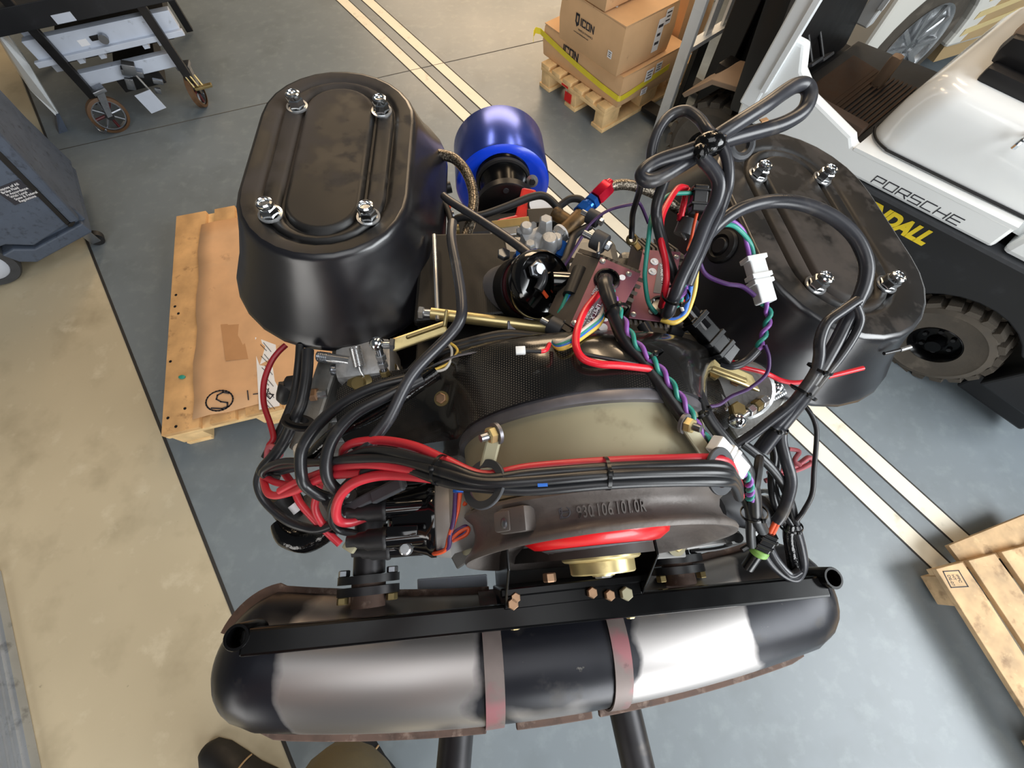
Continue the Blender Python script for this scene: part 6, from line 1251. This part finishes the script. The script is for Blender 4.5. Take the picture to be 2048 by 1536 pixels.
# the sealed connector hanging over the muffler
k0, k1 = W(1542, 1066, 1.21), W(1494, 1136, 1.17); dk = (k1 - k0)
for o, c_ in ((-3, 'wire_orange'), (4, 'wire_orange')): sl([(1554 + o, 1042, 1.216), (1547 + o, 1056, 1.212), (1540 + o, 1070, 1.208)], .0028, c_, 8, 'orange_wire')
sc_ = wbox('sealed_plug', k0, k0 + dk * .45, .017, .015, 'plastic_black', hs); wcyl('green_seal', k0 + dk * .43, k0 + dk * .58, .0115, 'seal_green', sc_, 24, None, .002); wcyl('plug_nose', k0 + dk * .55, k1, .0075, 'plastic_black', sc_, 18, None, .001)
wbox('plug_latch', W(1482, 1102, 1.19), W(1512, 1084, 1.196), .007, .004, 'plastic_black', sc_)
for f in (.12, .3): wbox('plug_rim', k0 + dk * (f - .04), k0 + dk * (f + .04), .021, .018, 'plastic_black', sc_)
plug('black_plug', (1236, 694, 1.375), (1268, 716, 1.37), .012, .010, 'plastic_black', (.5,)); sl([(1205, 690, 1.375), (1240, 700, 1.374)], .0022, 'cable_bright_red', 7, 'red_wire'); sl([(1165, 708, 1.41), (1220, 718, 1.405), (1275, 728, 1.395)], .002, 'cable_black', 7)
# ================================================================ the photographer standing at the muffler
pr = thing('person', 'person in khaki trousers and dark shoes standing at the muffler, lower picture edge', 'person', (-.5, -.68, 0))
def skin(name, chains, m, par=None, sub=2):
    """chains: lists of (point, radius); the first point of every later chain names an existing vertex by index"""
    vs, es, rs = [], [], []
    for ch in chains:
        prev = None
        for it in ch:
            if isinstance(it, int): prev = it; continue
            vs.append(Vector(it[0])); rs.append(it[1]); i = len(vs) - 1
            if prev is not None: es.append((prev, i))
            prev = i
    base = LOC[pr.name]
    me = bpy.data.meshes.new(name); me.from_pydata([v - base for v in vs], es, []); o = bpy.data.objects.new(name, me); COL.objects.link(o)
    o.modifiers.new('s', 'SKIN'); sv = me.skin_vertices[0].data
    for k, r in enumerate(rs): rr = r if isinstance(r, tuple) else (r, r); sv[k].radius = rr; sv[k].use_root = (k == 0)
    sb = o.modifiers.new('u', 'SUBSURF'); sb.levels = sub; sb.render_levels = sub
    dg = bpy.context.evaluated_depsgraph_get(); dg.update(); m2 = bpy.data.meshes.new_from_object(o.evaluated_get(dg)); bpy.data.objects.remove(o)
    m2.materials.clear(); m2.materials.append(m); m2.shade_smooth(); ob = bpy.data.objects.new(name, m2); COL.objects.link(ob); ob.parent = par or pr; LOC[ob.name] = base; return ob
PV = (-.44, -.74, .93)
skin('trousers', [[(PV, (.17, .12)), ((-.54, -.70, .86), .105), ((-.70, -.60, .50), .078), ((-.80, -.70, .12), .062), ((-.80, -.71, .07), .066)], [0, ((-.36, -.68, .86), .108), ((-.375, -.475, .50), (.150, .105)), ((-.38, -.68, .14), .064), ((-.39, -.685, .08), .068)]], mt('khaki'))
skin('shirt', [[((-.44, -.76, .96), (.165, .12)), ((-.43, -.76, 1.15), (.165, .115)), ((-.40, -.70, 1.36), (.19, .12)), ((-.39, -.69, 1.46), (.11, .08))], [2, ((-.58, -.68, 1.42), .06), ((-.60, -.52, 1.24), .052)], [2, ((-.21, -.66, 1.42), .06), ((-.13, -.48, 1.26), .052)]], mt('shirt'))
sk = skin('body', [[((-.39, -.69, 1.44), .06), ((-.38, -.66, 1.56), .055), ((-.375, -.63, 1.64), (.076, .09)), ((-.37, -.62, 1.73), (.078, .095)), ((-.37, -.625, 1.77), .05)]], mt('skin'))
for s, x in ((-1, -.60), (1, -.13)):
    hx = -.12 if s < 0 else .09
    hand = (hx, -.10, 1.70)
    skin('forearm', [[((x, -.50, 1.25), .042), ((x * .55 + hx * .45, -.30, 1.46), .036), ((hx * 1.05 + s * .02, -.145, 1.64), .027), ((hx, -.10, 1.69), (.036, .018)), ((hx - s * .01, -.07, 1.73), (.038, .016))],
        [4, ((hx - s * .005, -.045, 1.765), .0095), ((hx - s * .02, -.025, 1.775), .0085)], [4, ((hx - s * .02, -.040, 1.755), .0095), ((hx - s * .035, -.018, 1.765), .0085)],
        [4, ((hx - s * .03, -.042, 1.74), .0095), ((hx - s * .045, -.02, 1.75), .0085)], [4, ((hx - s * .035, -.05, 1.725), .0085), ((hx - s * .05, -.03, 1.732), .0075)], [3, ((hx - s * .035, -.09, 1.72), .011), ((hx - s * .05, -.06, 1.735), .009)]], mt('skin'))
mb = MB(); c = Vector((-.37, -.635, 1.74)); mb.sphere(c, .098, 18, (.92, 1.02, .86)); mb.build('hair', mt('hair'), pr, smooth=80)
mb = MB(); mb.sphere((-.345, -.535, 1.66), .014, 10, (.8, 1.2, 1.3)); mb.build('nose', mt('skin'), pr, smooth=80)
for s in (-1, 1):
    mb = MB(); mb.sphere((-.37 + s * .034, -.545, 1.69), .011, 10); mb.build('eye', mt('paper'), pr, smooth=80); mb = MB(); mb.sphere((-.37 + s * .082, -.63, 1.67), .026, 10, (.35, .8, 1.2)); mb.build('ear', mt('skin'), pr, smooth=80)
mb = MB(); mb.box((-.365, -.542, 1.625), (.045, .01, .008), bev=.003); mb.build('mouth', mt('wire_pink'), pr)
def shoe(heel, toe):
    h, t_ = Vector(heel), Vector(toe); d = (t_ - h).normalized(); s = Vector((d.y, -d.x, 0)); mb = MB(); rings = []
    for f, w, hh in ((-.02, .030, .05), (.0, .038, .075), (.2, .042, .095), (.4, .040, .095), (.6, .046, .075), (.8, .050, .058), (.95, .042, .046), (1.02, .022, .034), (1.04, .006, .02)):
        c = h.lerp(t_, f); rings.append([c + s * (w * math.cos(a)) + Vector((0, 0, max(.0, .012 + (hh - .012) * math.sin(a)) if math.sin(a) > 0 else .002)) for a in [2 * math.pi * k / 20 for k in range(20)]])
    mb.loft(rings); o = mb.build('shoe', mt('shoe_black'), pr, smooth=70)
    mb = MB(); L_ = [h.lerp(t_, .52) + s * (.046 * math.cos(a)) + Vector((0, 0, .014 + .066 * math.sin(a))) for a in [math.pi * k / 12 for k in range(13)]]; mb.tube(L_, .003, 6); mb.build('shoe_trim', mt('shoe_tan'), o)
sa, sb_ = W(395, 1512, .05), W(560, 1600, .05)
shoe((sb_.x, sb_.y, 0), (sa.x, sa.y, 0)); shoe((-.36, -.70, 0), (-.58, -.50, 0))
